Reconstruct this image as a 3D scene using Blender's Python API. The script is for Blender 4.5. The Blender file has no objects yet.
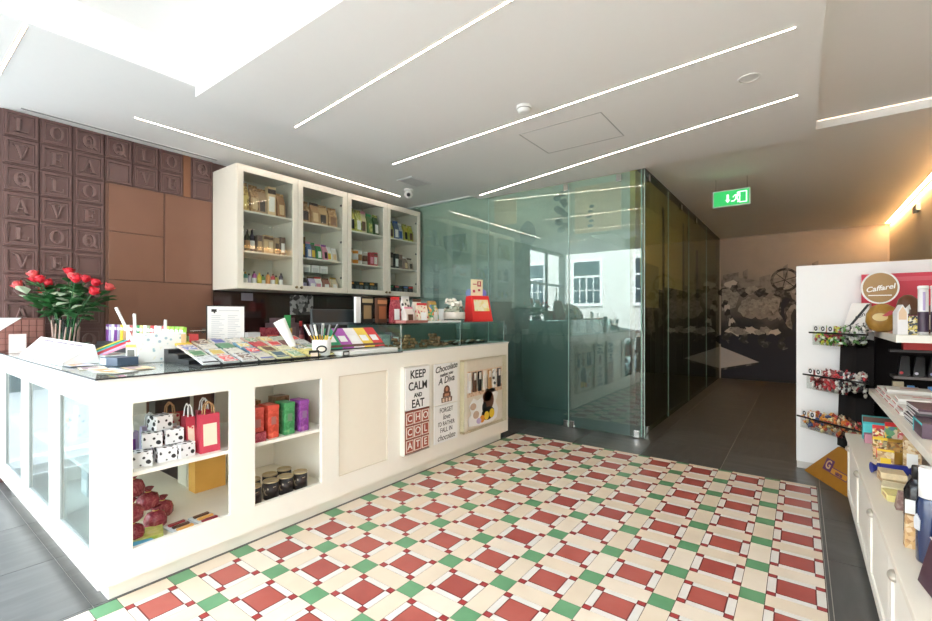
import bpy, bmesh, math, random
from mathutils import Vector, Matrix, Euler
random.seed(7)
SC = bpy.context.scene
COL = SC.collection
PI = math.pi
R = math.radians

# ------------------------------------------------------------------ materials
_mc = {}
def pm(col, rough=.5, metal=0., var=.06, scale=18., bump=0., emit=0., coat=0., spec=.5, name=None):
    """Principled material with a little procedural tone variation."""
    key = (tuple(col), rough, metal, var, scale, bump, emit, coat, spec)
    if key in _mc: return _mc[key]
    m = bpy.data.materials.new(name or 'surface'); m.use_nodes = True
    nt = m.node_tree; b = nt.nodes['Principled BSDF']
    b.inputs['Roughness'].default_value = rough
    b.inputs['Metallic'].default_value = metal
    b.inputs['Coat Weight'].default_value = coat
    b.inputs['Specular IOR Level'].default_value = spec
    tc = nt.nodes.new('ShaderNodeTexCoord')
    nz = nt.nodes.new('ShaderNodeTexNoise'); nz.inputs['Scale'].default_value = scale; nz.inputs['Detail'].default_value = 3
    nt.links.new(tc.outputs['Object'], nz.inputs['Vector'])
    mx = nt.nodes.new('ShaderNodeMix'); mx.data_type = 'RGBA'
    c = list(col)[:3]
    mx.inputs['A'].default_value = [max(0, x*(1-var)) for x in c]+[1]
    mx.inputs['B'].default_value = [min(1, x*(1+var)) for x in c]+[1]
    nt.links.new(nz.outputs['Fac'], mx.inputs['Factor'])
    nt.links.new(mx.outputs['Result'], b.inputs['Base Color'])
    if emit:
        b.inputs['Emission Color'].default_value = c+[1]; b.inputs['Emission Strength'].default_value = emit
    if bump:
        bp = nt.nodes.new('ShaderNodeBump'); bp.inputs['Strength'].default_value = bump; bp.inputs['Distance'].default_value = .004
        nt.links.new(nz.outputs['Fac'], bp.inputs['Height']); nt.links.new(bp.outputs['Normal'], b.inputs['Normal'])
    _mc[key] = m
    return m

def glass(tint=(.9, .95, .94), ior=1.5, rough=.0, name='clear_glass', f0=None, gcol=1.):
    m = bpy.data.materials.new(name); m.use_nodes = True; nt = m.node_tree; nt.nodes.clear()
    o = nt.nodes.new('ShaderNodeOutputMaterial'); mx = nt.nodes.new('ShaderNodeMixShader')
    t = nt.nodes.new('ShaderNodeBsdfTransparent'); g = nt.nodes.new('ShaderNodeBsdfGlossy'); lw = nt.nodes.new('ShaderNodeLayerWeight'); lw.inputs['Blend'].default_value = .5
    f0 = ((ior-1)/(ior+1))**2 if f0 is None else f0
    pw = nt.nodes.new('ShaderNodeMath'); pw.operation = 'POWER'; pw.inputs[1].default_value = 5; nt.links.new(lw.outputs['Facing'], pw.inputs[0])
    f = nt.nodes.new('ShaderNodeMath'); f.operation = 'MULTIPLY_ADD'; f.inputs[1].default_value = 1-f0; f.inputs[2].default_value = f0; nt.links.new(pw.outputs[0], f.inputs[0])
    t.inputs['Color'].default_value = (*tint, 1); g.inputs['Roughness'].default_value = rough
    g.inputs['Color'].default_value = (gcol, gcol, gcol, 1)
    nt.links.new(f.outputs[0], mx.inputs[0]); nt.links.new(t.outputs[0], mx.inputs[1]); nt.links.new(g.outputs[0], mx.inputs[2])
    nt.links.new(mx.outputs[0], o.inputs[0])
    return m

def ramp_mat(stops, scale, rough=.5, kind='noise', detail=4, dist=0., mapscale=(1, 1, 1), coat=0., bump=0., loc=(0, 0, 0)):
    m = bpy.data.materials.new('patterned_surface'); m.use_nodes = True; nt = m.node_tree; b = nt.nodes['Principled BSDF']
    b.inputs['Roughness'].default_value = rough; b.inputs['Coat Weight'].default_value = coat
    tc = nt.nodes.new('ShaderNodeTexCoord'); mp = nt.nodes.new('ShaderNodeMapping'); mp.inputs['Scale'].default_value = mapscale
    mp.inputs['Location'].default_value = loc
    nt.links.new(tc.outputs['Object'], mp.inputs['Vector'])
    if kind == 'noise':
        n = nt.nodes.new('ShaderNodeTexNoise'); n.inputs['Scale'].default_value = scale; n.inputs['Detail'].default_value = detail
        n.inputs['Distortion'].default_value = dist; out = n.outputs['Fac']
    elif kind == 'voronoi':
        n = nt.nodes.new('ShaderNodeTexVoronoi'); n.inputs['Scale'].default_value = scale; out = n.outputs['Distance']
    elif kind == 'cells':
        n = nt.nodes.new('ShaderNodeTexVoronoi'); n.inputs['Scale'].default_value = scale; out = n.outputs['Color']
    else:
        n = nt.nodes.new('ShaderNodeTexWave'); n.inputs['Scale'].default_value = scale; n.inputs['Distortion'].default_value = dist; out = n.outputs['Fac']
    nt.links.new(mp.outputs['Vector'], n.inputs['Vector'])
    r = nt.nodes.new('ShaderNodeValToRGB'); e = r.color_ramp.elements
    while len(e) < len(stops): e.new(.5)
    for el, (p, c) in zip(e, stops): el.position = p; el.color = (*c, 1)
    nt.links.new(out, r.inputs[0]); nt.links.new(r.outputs[0], b.inputs['Base Color'])
    if bump:
        bp = nt.nodes.new('ShaderNodeBump'); bp.inputs['Strength'].default_value = bump; bp.inputs['Distance'].default_value = .003
        nt.links.new(out, bp.inputs['Height']); nt.links.new(bp.outputs['Normal'], b.inputs['Normal'])
    return m

WHITE = pm((.82, .82, .81), .45)
CEIL = pm((.90, .90, .895), .8, var=.01)
CREAM = pm((.84, .785, .68), .38, var=.015)
CREAMW = pm((.86, .83, .76), .4, var=.015)
DARK = pm((.02, .02, .022), .35)
BLACK = pm((.008, .008, .009), .3)
INK = pm((.012, .012, .014), .6)
CHROME = pm((.75, .75, .75), .18, 1.)
CHOC = pm((.155, .085, .078), .42, var=.10, scale=6)
COPPER = pm((.30, .135, .075), .38, .35, var=.10, scale=5)
PAPER = pm((.85, .85, .85), .6, var=.02)
RED = pm((.62, .035, .04), .4)
GREEN = pm((.03, .27, .08), .4)
PURPLE = pm((.25, .06, .36), .4)
YELLOW = pm((.85, .58, .04), .4)
ORANGE = pm((.80, .30, .03), .45)
BLUE = pm((.03, .10, .42), .4)
TEAL = pm((.05, .50, .55), .4)
GOLD = pm((.62, .38, .08), .32, .6)
KRAFT = pm((.46, .26, .115), .65, var=.3, scale=40)
BROWN = pm((.11, .045, .025), .4)
PINK = pm((.75, .30, .42), .5)
LILAC = pm((.55, .45, .70), .5)
LEAF = pm((.03, .13, .035), .45, var=.45, scale=25)
LEAFW = pm((.55, .62, .45), .5, var=.2)
ROSE = pm((.62, .012, .03), .45, var=.25)
GLASS = glass((.96, .98, .97), 1.4)
TEALGLASS = glass((.82, .93, .91), 1.6, name='green_glass')

# ------------------------------------------------------------------ mesh builder
class MB:
    def __init__(s): s.bm = bmesh.new(); s.M = Matrix.Identity(4)
    def _add(s, verts, faces, mi, smooth=False):
        vs = [s.bm.verts.new(s.M @ Vector(v)) for v in verts]
        for f in faces:
            try:
                fc = s.bm.faces.new([vs[i] for i in f]); fc.material_index = mi; fc.smooth = smooth
            except ValueError: pass
        return s
    def box(s, x0, x1, y0, y1, z0, z1, mi=0):
        v = [(x, y, z) for x in (x0, x1) for y in (y0, y1) for z in (z0, z1)]
        return s._add(v, [(0, 1, 3, 2), (4, 6, 7, 5), (0, 4, 5, 1), (2, 3, 7, 6), (0, 2, 6, 4), (1, 5, 7, 3)], mi)
    def hexa(s, b, t, mi=0):
        v = list(b)+list(t)
        return s._add(v, [(3, 2, 1, 0), (4, 5, 6, 7), (0, 1, 5, 4), (1, 2, 6, 5), (2, 3, 7, 6), (3, 0, 4, 7)], mi)
    def prism(s, pts, d0, d1, axis='z', mi=0):
        n = len(pts)
        def P(a, b, d): return (a, b, d) if axis == 'z' else (a, d, b) if axis == 'y' else (d, a, b)
        v = [P(a, b, d0) for a, b in pts]+[P(a, b, d1) for a, b in pts]
        return s._add(v, [tuple(range(n)), tuple(range(2*n-1, n-1, -1))]+[(i, (i+1) % n, n+(i+1) % n, n+i) for i in range(n)], mi)
    def ring(s, outer, inner, d0, d1, axis='z', mi=0):
        n = len(outer)
        def P(a, b, d): return (a, b, d) if axis == 'z' else (a, d, b) if axis == 'y' else (d, a, b)
        v = []
        for d in (d0, d1): v += [P(*p, d) for p in outer]+[P(*p, d) for p in inner]
        f = []
        for i in range(n):
            j = (i+1) % n
            f += [(i, j, n+j, n+i), (2*n+i, 3*n+i, 3*n+j, 2*n+j), (i, 2*n+i, 2*n+j, j), (n+i, n+j, 3*n+j, 3*n+i)]
        return s._add(v, f, mi)
    def tube(s, p0, p1, r0, r1=None, n=12, mi=0, smooth=True):
        r1 = r0 if r1 is None else r1
        p0, p1 = Vector(p0), Vector(p1); d = (p1-p0).normalized()
        a = d.orthogonal().normalized(); b = d.cross(a)
        v = []
        for p, r in ((p0, r0), (p1, r1)):
            v += [p+(a*math.cos(2*PI*i/n)+b*math.sin(2*PI*i/n))*r for i in range(n)]
        s._add(v, [(i, (i+1) % n, n+(i+1) % n, n+i) for i in range(n)], mi, smooth)
        s._add(v[:n], [tuple(range(n-1, -1, -1))], mi); s._add(v[n:], [tuple(range(n))], mi)
        return s
    def lathe(s, prof, c=(0, 0, 0), n=20, mi=0, mis=None, sq=1.):
        v = []; f = []
        for r, z in prof:
            v += [(c[0]+r*math.cos(2*PI*i/n), c[1]+r*sq*math.sin(2*PI*i/n), c[2]+z) for i in range(n)]
        vs = [s.bm.verts.new(s.M @ Vector(q)) for q in v]
        for k in range(len(prof)-1):
            for i in range(n):
                try:
                    fc = s.bm.faces.new([vs[k*n+i], vs[k*n+(i+1) % n], vs[(k+1)*n+(i+1) % n], vs[(k+1)*n+i]])
                    fc.material_index = mis[k] if mis else mi; fc.smooth = True
                except ValueError: pass
        for k, rev in ((0, True), (len(prof)-1, False)):
            q = [vs[k*n+i] for i in range(n)]
            if prof[k][0] > 1e-5:
                try:
                    fc = s.bm.faces.new(q[::-1] if rev else q); fc.material_index = (mis[0] if rev else mis[-1]) if mis else mi
                except ValueError: pass
        return s
    def ball(s, c, r, mi=0, n=8, sc=(1, 1, 1)):
        pr = [(max(1e-4, math.sin(PI*k/n))*r, -math.cos(PI*k/n)*r) for k in range(n+1)]
        M0 = s.M.copy(); s.M = M0 @ Matrix.Translation(c) @ Matrix.Diagonal((*sc, 1))
        s.lathe(pr, (0, 0, 0), max(6, n+2), mi); s.M = M0
        return s
    def build(s, name, mats, parent=None, loc=(0, 0, 0), rot=(0, 0, 0), bev=0., merge=False):
        if merge: bmesh.ops.remove_doubles(s.bm, verts=s.bm.verts, dist=1e-5)
        bmesh.ops.recalc_face_normals(s.bm, faces=s.bm.faces)
        me = bpy.data.meshes.new(name); s.bm.to_mesh(me); s.bm.free()
        for m in (mats if isinstance(mats, (list, tuple)) else [mats]): me.materials.append(m)
        o = bpy.data.objects.new(name, me); COL.objects.link(o); o.location = loc; o.rotation_euler = rot
        if parent: o.parent = parent
        if bev:
            md = o.modifiers.new('bevel', 'BEVEL'); md.width = bev; md.segments = 2; md.limit_method = 'ANGLE'
        return o

def tag(o, label, cat, group=None, kind=None):
    o['label'] = label; o['category'] = cat
    if group: o['group'] = group
    if kind: o['kind'] = kind
    return o
def thing(name, label, cat, loc=(0, 0, 0), rz=0, group=None):
    o = bpy.data.objects.new(name, None); COL.objects.link(o); o.location = loc; o.rotation_euler = (0, 0, rz)
    o.empty_display_size = .05
    return tag(o, label, cat, group)
def struct(o): o['kind'] = 'structure'; return o
ORD = 'first second third fourth fifth sixth seventh eighth ninth tenth eleventh twelfth thirteenth fourteenth fifteenth sixteenth seventeenth eighteenth nineteenth twentieth'.split()

def text(body, size, m, parent, loc, rot=(R(90), 0, 0), name='lettering', ext=.0008, shear=0., align='CENTER', sx=1., bold=0.):
    cu = bpy.data.curves.new(name, 'FONT'); cu.body = body; cu.size = size; cu.align_x = align; cu.align_y = 'CENTER'
    cu.extrude = ext; cu.shear = shear; cu.offset = bold; cu.space_line = .9; cu.resolution_u = 4
    t = bpy.data.objects.new(name, cu); COL.objects.link(t)
    bpy.context.view_layer.update()
    me = bpy.data.meshes.new_from_object(t.evaluated_get(bpy.context.evaluated_depsgraph_get()))
    bpy.data.objects.remove(t); bpy.data.curves.remove(cu)
    me.materials.clear(); me.materials.append(m)
    for p in me.polygons: p.material_index = 0
    o = bpy.data.objects.new(name, me); COL.objects.link(o); o.location = loc; o.rotation_euler = rot; o.scale = (sx, 1, 1)
    if parent: o.parent = parent
    return o
FX = (R(90), 0, R(90))      # text facing +X
FY = (R(90), 0, 0)          # text facing -Y

def circ(cx, cy, rx, ry, n=24, a0=0):
    return [(cx+rx*math.cos(a0+2*PI*i/n), cy+ry*math.sin(a0+2*PI*i/n)) for i in range(n)]
WORLD, SUN, EXPO = 3.8, 8.0, 1.52
# ------------------------------------------------------------------ the setting
XL, XR, YF, YG, YB = -5.38, 1.33, -1.4, 5.27, 11.5
CL = struct
# floor: stone tiles plus the patterned cement tile field, one mesh
PX, GX, G2 = .352, -.196, .054
def gy(j): return 2.664+(.336*j if j >= 0 else .3275*j)
FX0, FX1, FY0, FY1 = -2.716, .104, YF, 4.672
stone = ramp_mat([(0, (.060, .059, .058)), (.5, (.10, .099, .097)), (1, (.165, .163, .16))], 3.0, .30, 'noise', 8, .6, (1, 5, 1), bump=.12)
stone2 = ramp_mat([(0, (.052, .051, .050)), (.5, (.085, .084, .082)), (1, (.14, .138, .135))], 3.4, .28, 'noise', 8, .5, (5, 1, 1), bump=.12)
grout = pm((.50, .47, .43), .8)
fgrout = pm((.10, .07, .06), .8)
cream1 = ramp_mat([(0, (.66, .53, .40)), (1, (.80, .69, .56))], 5, .38, detail=8)
cream2 = ramp_mat([(0, (.70, .58, .46)), (1, (.83, .74, .63))], 6, .38, detail=8)
tw = ramp_mat([(0, (.66, .61, .56)), (1, (.80, .77, .73))], 9, .38, detail=6)
tred = ramp_mat([(0, (.34, .062, .048)), (1, (.50, .125, .10))], 7, .36, detail=8)
tred2 = ramp_mat([(0, (.30, .05, .042)), (1, (.44, .095, .078))], 7, .36, detail=8)
tgreen = ramp_mat([(0, (.085, .24, .11)), (1, (.17, .38, .20))], 7, .36, detail=8)
tsm = pm((.36, .035, .035), .38)
tdk = pm((.16, .02, .018), .5)
b = MB()
b.box(XL, XR, YF, YB, -.06, -.004, 0)
xs = [-2.02+.7145*k for k in range(-5, 5)]
xs = [XL]+[x for x in xs if XL+.05 < x < XR-.05]+[XR]
ys = [YF]+[.665+.662*k for k in range(-3, 8)]+[5.3+.68*k for k in range(1, 10)]+[YB]
ys = sorted(y for y in ys if YF <= y <= YB)
def clipbox(x0, x1, y0, y1, mi, bounds, z):
    x0, x1 = max(x0, bounds[0]), min(x1, bounds[1]); y0, y1 = max(y0, bounds[2]), min(y1, bounds[3])
    if x1-x0 > .004 and y1-y0 > .004: b.box(x0, x1, y0, y1, z-.01, z, mi)
for i in range(len(xs)-1):
    for j in range(len(ys)-1):
        x0, x1, y0, y1 = xs[i]+.002, xs[i+1]-.002, ys[j]+.002, ys[j+1]-.002
        mi = 1 if random.random() < .5 else 2
        if x1 <= FX0 or x0 >= FX1 or y0 >= FY1: clipbox(x0, x1, y0, y1, mi, (XL, XR, YF, YB), 0)
        else:
            if y1 > FY1: clipbox(x0, x1, FY1+.003, y1, mi, (XL, XR, YF, YB), 0)
            if x0 < FX0: clipbox(x0, FX0-.003, y0, min(y1, FY1), mi, (XL, XR, YF, YB), 0)
            if x1 > FX1: clipbox(FX1+.003, x1, y0, min(y1, FY1), mi, (XL, XR, YF, YB), 0)
b.box(FX0, FX1, FY0, FY1, -.02, -.002, 3)
BD = (FX0+.002, FX1-.002, FY0, FY1-.002)
g = .0016
for i in range(-8, 1):
    for j in range(-13, 7):
        cx, cy = GX+PX*i, gy(j); nx, ny = cx+PX, gy(j+1)
        rnd = random.random
        clipbox(cx-G2+g, cx+G2-g, cy-G2+g, cy+G2-g, 8, BD, 0)                         # green square
        clipbox(cx+G2+g, nx-G2-g, cy-G2+g, cy+G2-g, 4 if rnd() < .6 else 5, BD, 0)    # cream slabs
        clipbox(cx-G2+g, cx+G2-g, cy+G2+g, ny-G2-g, 4 if rnd() < .6 else 5, BD, 0)
        mx0, mx1, my0, my1 = cx+G2, nx-G2, cy+G2, ny-G2                               # the framed module
        s = .040
        for a in (0, 1):
            for c in (0, 1):
                X0 = mx0 if a == 0 else mx1-s; Y0 = my0 if c == 0 else my1-s*.9
                clipbox(X0+g*.3, X0+s-g*.3, Y0+g*.3, Y0+s*.9-g*.3, 10, BD, -.0002)
                clipbox(X0+.004, X0+s-.004, Y0+.004, Y0+s*.9-.004, 9, BD, .0002)
        for c in (0, 1):
            Y0 = my0 if c == 0 else my1-s*.9
            clipbox(mx0+s+g, mx1-s-g, Y0+g, Y0+s*.9-g, 6, BD, 0)
            X0 = mx0 if c == 0 else mx1-s
            clipbox(X0+g, X0+s-g, my0+s*.9+g, my1-s*.9-g, 6, BD, 0)
        clipbox(mx0+s, mx1-s, my0+s*.9, my1-s*.9, 10, BD, -.0002)
        clipbox(mx0+s+.005, mx1-s-.005, my0+s*.9+.005, my1-s*.9-.005, 7 if rnd() < .6 else 11, BD, .0002)
CL(b.build('floor', [grout, stone, stone2, fgrout, cream1, cream2, tw, tred, tgreen, tsm, tdk, tred2]))

# ceiling at its several levels, one mesh
b = MB()
b.box(XL-.2, -3.69, YF, YG+.1, 3.14, 3.6)
b.box(-3.69, XR+.2, YF, 1.515, 3.40, 3.6)
b.box(-3.69, .105, 1.515, YG, 3.06, 3.6)
b.box(.105, XR+.2, 1.515, YG+.03, 3.20, 3.6)
b.box(-1.456, XR+.2, YG, YB+.2, 3.12, 3.6)
b.box(XL-.2, -1.456, YG, YB+.2, 3.12, 3.6)
CL(b.build('ceiling', CEIL))
# walls
wallm = pm((.80, .78, .74), .7, var=.02)
b = MB(); b.box(XL-.2, XL, .690, YB, -.06, 3.6); b.box(XL-.2, XL, YF, .690, 3.14, 3.6); CL(b.build('wall_left', pm((.13, .072, .065), .5)))
b = MB(); b.box(XR, XR+.2, YF, YB, -.06, 3.6); CL(b.build('wall_right', pm((.72, .62, .48), .6, var=.03)))
b = MB(); b.box(XL, XR, YB, YB+.2, -.06, 3.6); CL(b.build('wall_back', pm((.60, .53, .48), .7)))
# shopfront behind the camera: low sill, posts and head around the open street windows
b = MB()
b.box(XL-.2, XR+.2, YF-.12, YF, 3.14, 3.6)
for x in (XL-.2, -3.3, -1.2, XR): b.box(x, x+.2 if x in (XL-.2, XR) else x+.09, YF-.12, YF, -.06, 3.2)
CL(b.build('wall_front', wallm))
b = MB()   # side window next to the relief wall
for (y0, y1, z0, z1) in ((.63, .69, 0, 3.14), (-.42, -.36, 0, 3.14), (YF, .69, 0, .08), (YF, .69, 3.06, 3.14), (YF, .69, 2.2, 2.26)): b.box(XL-.12, XL-.05, y0, y1, z0, z1)
CL(b.build('window_1', pm((.30, .31, .32), .4)))
# street outside (seen only as a reflection in the glass partition)
b = MB(); b.box(-26, 20, -9, YF-.12, -.2, -.06); b.box(-26, XL-.2, YF-.12, 3.5, -.2, -.06); o = CL(b.build('pavement', pm((.30, .30, .295), .85)))
b = MB(); b.box(-12.4, -12, -4, 3.5, -.2, 6.2, 0); b.box(-12.4, XL-.2, 3.5, 3.9, -.2, 8.5, 0); b.box(-12.05, -11.97, -3.2, -2.2, 1.0, 2.6, 1); b.box(-12.05, -11.97, -.6, .5, -.1, 2.3, 1); b.box(-12.05, -11.97, 1.6, 2.6, 1.0, 2.6, 1)  # unseen walls added to shade the side pavement and darken pane reflections
CL(b.build('wall_added_shade', [pm((.26, .27, .27), .8, var=.1), pm((.06, .08, .09), .2)]))
b = MB(); b.box(-26, 20, -9.5, -9, -.2, 6.6)
fw = pm((.62, .61, .57), .7, var=.04); fd = pm((.05, .07, .09), .15); ff = pm((.78, .78, .76), .5)
for k in range(-5, 6):
    x = -7.74+2.75*k
    b.box(x-.72, x+.72, -9.02, -8.93, 1.82, 3.95, 1)
    for (a0, a1, c0, c1) in ((-.6, -.04, 1.96, 3.1), (.04, .6, 1.96, 3.1), (-.6, .6, 3.2, 3.82)):
        b.box(x+a0, x+a1, -8.95, -8.92, c0, c1, 2)
        if a1-a0 > 1: continue
        b.box(x+(a0+a1)/2-.02, x+(a0+a1)/2+.02, -8.95, -8.91, c0, c1, 1); b.box(x+a0, x+a1, -8.95, -8.91, 2.5, 2.54, 1)
b.box(-26, 20, -9, -8.85, -.2, .6, 3)
CL(b.build('wall_opposite', [fw, ff, fd, pm((.45, .43, .40), .7)]))

# ---------------- the relief wall of chocolate tablets (wall_left) and the copper door in it
def glyph(ch):
    """Serif letter outlines as convex pieces in a unit square (x right, y up)."""
    if ch == 'L': return [[(.2, 0), (.42, 0), (.42, 1), (.2, 1)], [(.1, .93), (.52, .93), (.52, 1), (.1, 1)], [(.1, 0), (.9, 0), (.9, .07), (.1, .07)], [(.84, 0), (.92, 0), (.95, .3), (.89, .3)]]
    if ch == 'V': return [[(.08, 1), (.30, 1), (.60, 0), (.46, 0)], [(.80, 1), (.90, 1), (.58, 0), (.50, 0)], [(0, .93), (.42, .93), (.42, 1), (0, 1)], [(.68, .93), (1, .93), (1, 1), (.68, 1)]]
    if ch == 'A': return [[(.92, 0), (.70, 0), (.40, 1), (.54, 1)], [(.20, 0), (.10, 0), (.42, 1), (.50, 1)], [(.58, .06), (1, .06), (1, 0), (.58, 0)], [(0, .06), (.32, .06), (.32, 0), (0, 0)], [(.26, .33), (.78, .33), (.76, .39), (.28, .39)]]
    if ch == 'E': return [[(.2, 0), (.42, 0), (.42, 1), (.2, 1)], [(.1, .93), (.88, .93), (.88, 1), (.1, 1)], [(.1, 0), (.9, 0), (.9, .07), (.1, .07)], [(.42, .47), (.72, .47), (.72, .53), (.42, .53)], [(.82, .75), (.88, .75), (.88, 1), (.82, 1)], [(.84, 0), (.90, 0), (.92, .28), (.86, .28)], [(.68, .37), (.73, .37), (.73, .63), (.68, .63)]]
    return []
def glyph_o():
    o = circ(.5, .5, .47, .5, 24); i = circ(.5, .5, .26, .44, 24); return o, i
S = .2318
ylines = [.238, .470, .702, .934, 1.160, 1.393, 1.617, 1.846, 2.079, 2.159, 2.387]
letters = ['LVQALVQALVQALV', 'OELVOEALOELVOE', 'QAOEQ-QAOEQ-QA']
b = MB()
X0 = XL
def tile(y0, y1, z0, z1, ch):
    b.box(X0, X0+.012, y0+.003, y1-.003, z0+.003, z1-.003)
    w, h = y1-y0, z1-z0
    def rect(m): return [(y0+m*w, z0+m*h), (y1-m*w, z0+m*h), (y1-m*w, z1-m*h), (y0+m*w, z1-m*h)]
    b.ring(rect(.06), rect(.135), X0+.012, X0+.030, 'x')
    b.ring(rect(.160), rect(.185), X0+.012, X0+.020, 'x', 2)
    gx0, gz0, gs, gh = y0+.27*w, z0+.24*h, .46*w, .52*h
    for poly in glyph(ch): b.prism([(gx0+p*gs, gz0+q*gh) for p, q in poly], X0+.012, X0+.034, 'x', 2)
    if ch in 'OQ':
        o, i = glyph_o()
        b.ring([(gx0+p*gs, gz0+q*gh) for p, q in o], [(gx0+p*gs, gz0+q*gh) for p, q in i], X0+.012, X0+.034, 'x', 2)
    if ch == 'Q':   # leafy ornament instead of a letter
        for k in range(9):
            a = k*.7; r = .10+.034*k
            b.prism(circ(gx0+gs*(.5+r*math.cos(a)), gz0+gh*(.5+r*math.sin(a)), .07*gs+.004*k*gs, .08*gh, 7, a), X0+.012, X0+.030, 'x', 2)
        b.prism([(gx0+gs*.55, gz0+gh*.28), (gx0+gs*1.02, gz0-gh*.08), (gx0+gs*1.1, gz0+gh*.06), (gx0+gs*.66, gz0+gh*.40)], X0+.012, X0+.030, 'x', 2)
for r in range(14):
    z1 = 3.145-S*r; z0 = max(z1-S, 0)
    for c in range(0, 3):
        s = letters[c % 3]; tile(ylines[c+2], ylines[c+3], z0, z1, s[(r+(0 if c >= 0 else 2)) % len(s)])
for r, row in enumerate(('QLO Q', '-VE -')):
    z1 = 3.145-S*r
    for k, ch in enumerate(row):
        if ch == ' ': continue
        tile(ylines[k+5], ylines[k+6], z1-S, z1, ch)
b.box(X0, X0+.010, 2.082, 2.156, 2.69, 3.14, 1)
CL(b.build('trim_1', [CHOC, COPPER, pm((.225, .135, .125), .34, var=.08, scale=6)]))  # letters and inner rims coloured lighter to paint in edge highlights
d = MB()
for (y0, y1, z0, z1) in ((1.424, 1.888, 2.222, 2.682), (1.424, 1.888, 1.752, 2.212), (1.904, 2.366, 1.752, 2.682), (1.424, 2.366, 1.27, 1.742), (1.424, 2.366, .66, 1.262), (1.424, 2.366, .02, .652)):
    d.box(XL, XL+.022, y0, y1, z0, z1)
d.box(XL, XL+.012, 1.398, 2.387, .005, 2.682, 1)
door = CL(d.build('door_1', [pm((.255, .125, .085), .33, .25, var=.12, scale=3), pm((.17, .08, .055), .5)], bev=.003))
h = MB(); h.tube((XL+.022, 2.28, 1.23), (XL+.075, 2.28, 1.23), .012); h.tube((XL+.07, 2.29, 1.23), (XL+.07, 2.12, 1.232), .010)
h.tube((XL+.022, 2.28, 1.23), (XL+.028, 2.28, 1.23), .026)
h.build('handle', CHROME, door)
b = MB(); b.box(XL, XL+.012, 2.395, YG, .9, 1.70); CL(b.build('trim_2', pm((.035, .014, .012), .08, coat=.5)))

# ---------------- partition behind the glass: faded photo print, reflections painted in at the front
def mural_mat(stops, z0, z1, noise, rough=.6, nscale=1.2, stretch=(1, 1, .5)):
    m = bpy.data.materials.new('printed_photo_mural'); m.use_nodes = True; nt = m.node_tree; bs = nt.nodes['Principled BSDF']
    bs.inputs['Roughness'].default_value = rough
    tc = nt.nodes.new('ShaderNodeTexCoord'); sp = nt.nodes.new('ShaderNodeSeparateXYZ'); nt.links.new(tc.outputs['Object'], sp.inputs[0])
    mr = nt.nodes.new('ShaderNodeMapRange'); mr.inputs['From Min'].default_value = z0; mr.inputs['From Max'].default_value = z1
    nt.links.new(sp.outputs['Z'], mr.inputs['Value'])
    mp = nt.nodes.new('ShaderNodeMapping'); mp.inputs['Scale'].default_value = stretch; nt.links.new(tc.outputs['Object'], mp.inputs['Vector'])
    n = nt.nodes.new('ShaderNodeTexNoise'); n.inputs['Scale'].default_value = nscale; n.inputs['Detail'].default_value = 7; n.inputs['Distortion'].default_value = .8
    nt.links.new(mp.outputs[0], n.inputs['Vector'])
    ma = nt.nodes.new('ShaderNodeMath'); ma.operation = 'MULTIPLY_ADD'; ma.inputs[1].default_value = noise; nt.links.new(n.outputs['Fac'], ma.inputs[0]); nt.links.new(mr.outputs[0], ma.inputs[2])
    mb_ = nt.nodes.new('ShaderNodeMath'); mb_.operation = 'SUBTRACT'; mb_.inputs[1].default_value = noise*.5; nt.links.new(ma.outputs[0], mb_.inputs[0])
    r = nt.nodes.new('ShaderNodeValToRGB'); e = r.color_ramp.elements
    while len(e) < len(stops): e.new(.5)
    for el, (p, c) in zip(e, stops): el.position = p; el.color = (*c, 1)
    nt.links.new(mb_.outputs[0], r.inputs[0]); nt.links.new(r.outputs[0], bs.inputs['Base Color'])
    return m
frontprint_sheen = mural_mat([(0, (.06, .10, .10)), (.35, (.10, .15, .148)), (.6, (.30, .36, .335)), (1, (.64, .66, .56))], 0, 3.1, .35)  # pale top and dark foot paint the glass reflection into the print
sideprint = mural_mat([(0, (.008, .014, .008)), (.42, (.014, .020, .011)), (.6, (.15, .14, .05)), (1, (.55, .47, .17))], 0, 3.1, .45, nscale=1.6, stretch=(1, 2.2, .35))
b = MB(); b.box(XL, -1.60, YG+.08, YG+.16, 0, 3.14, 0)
fp = (frontprint_sheen, pm((.33, .385, .36), .6, var=.3, scale=5), pm((.62, .60, .50), .6), pm((.45, .50, .47), .6), pm((.68, .58, .45), .6, var=.12, scale=3), pm((.17, .215, .205), .6, var=.3, scale=5))
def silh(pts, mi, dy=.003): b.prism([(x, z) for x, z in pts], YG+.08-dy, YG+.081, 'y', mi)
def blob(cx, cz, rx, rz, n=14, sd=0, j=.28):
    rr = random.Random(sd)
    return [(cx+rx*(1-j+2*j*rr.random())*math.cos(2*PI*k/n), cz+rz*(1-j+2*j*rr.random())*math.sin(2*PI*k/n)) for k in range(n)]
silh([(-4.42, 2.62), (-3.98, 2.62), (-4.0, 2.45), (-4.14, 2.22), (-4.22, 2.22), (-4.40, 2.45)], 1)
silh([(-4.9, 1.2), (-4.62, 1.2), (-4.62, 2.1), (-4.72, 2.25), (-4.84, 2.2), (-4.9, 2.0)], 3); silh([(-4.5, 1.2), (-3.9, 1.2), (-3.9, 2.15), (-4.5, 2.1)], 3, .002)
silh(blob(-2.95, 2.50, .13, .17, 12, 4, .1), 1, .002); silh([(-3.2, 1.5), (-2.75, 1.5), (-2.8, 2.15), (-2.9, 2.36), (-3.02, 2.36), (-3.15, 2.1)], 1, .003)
silh([(-3.48, 2.66), (-3.12, 2.66), (-3.12, 3.03), (-3.48, 3.03)], 4, .002)  # this patch and the next paint a warm glow reflected in the glass
silh([(-2.28, 2.42), (-1.70, 2.42), (-1.70, 3.0), (-2.28, 3.0)], 4, .002)
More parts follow.
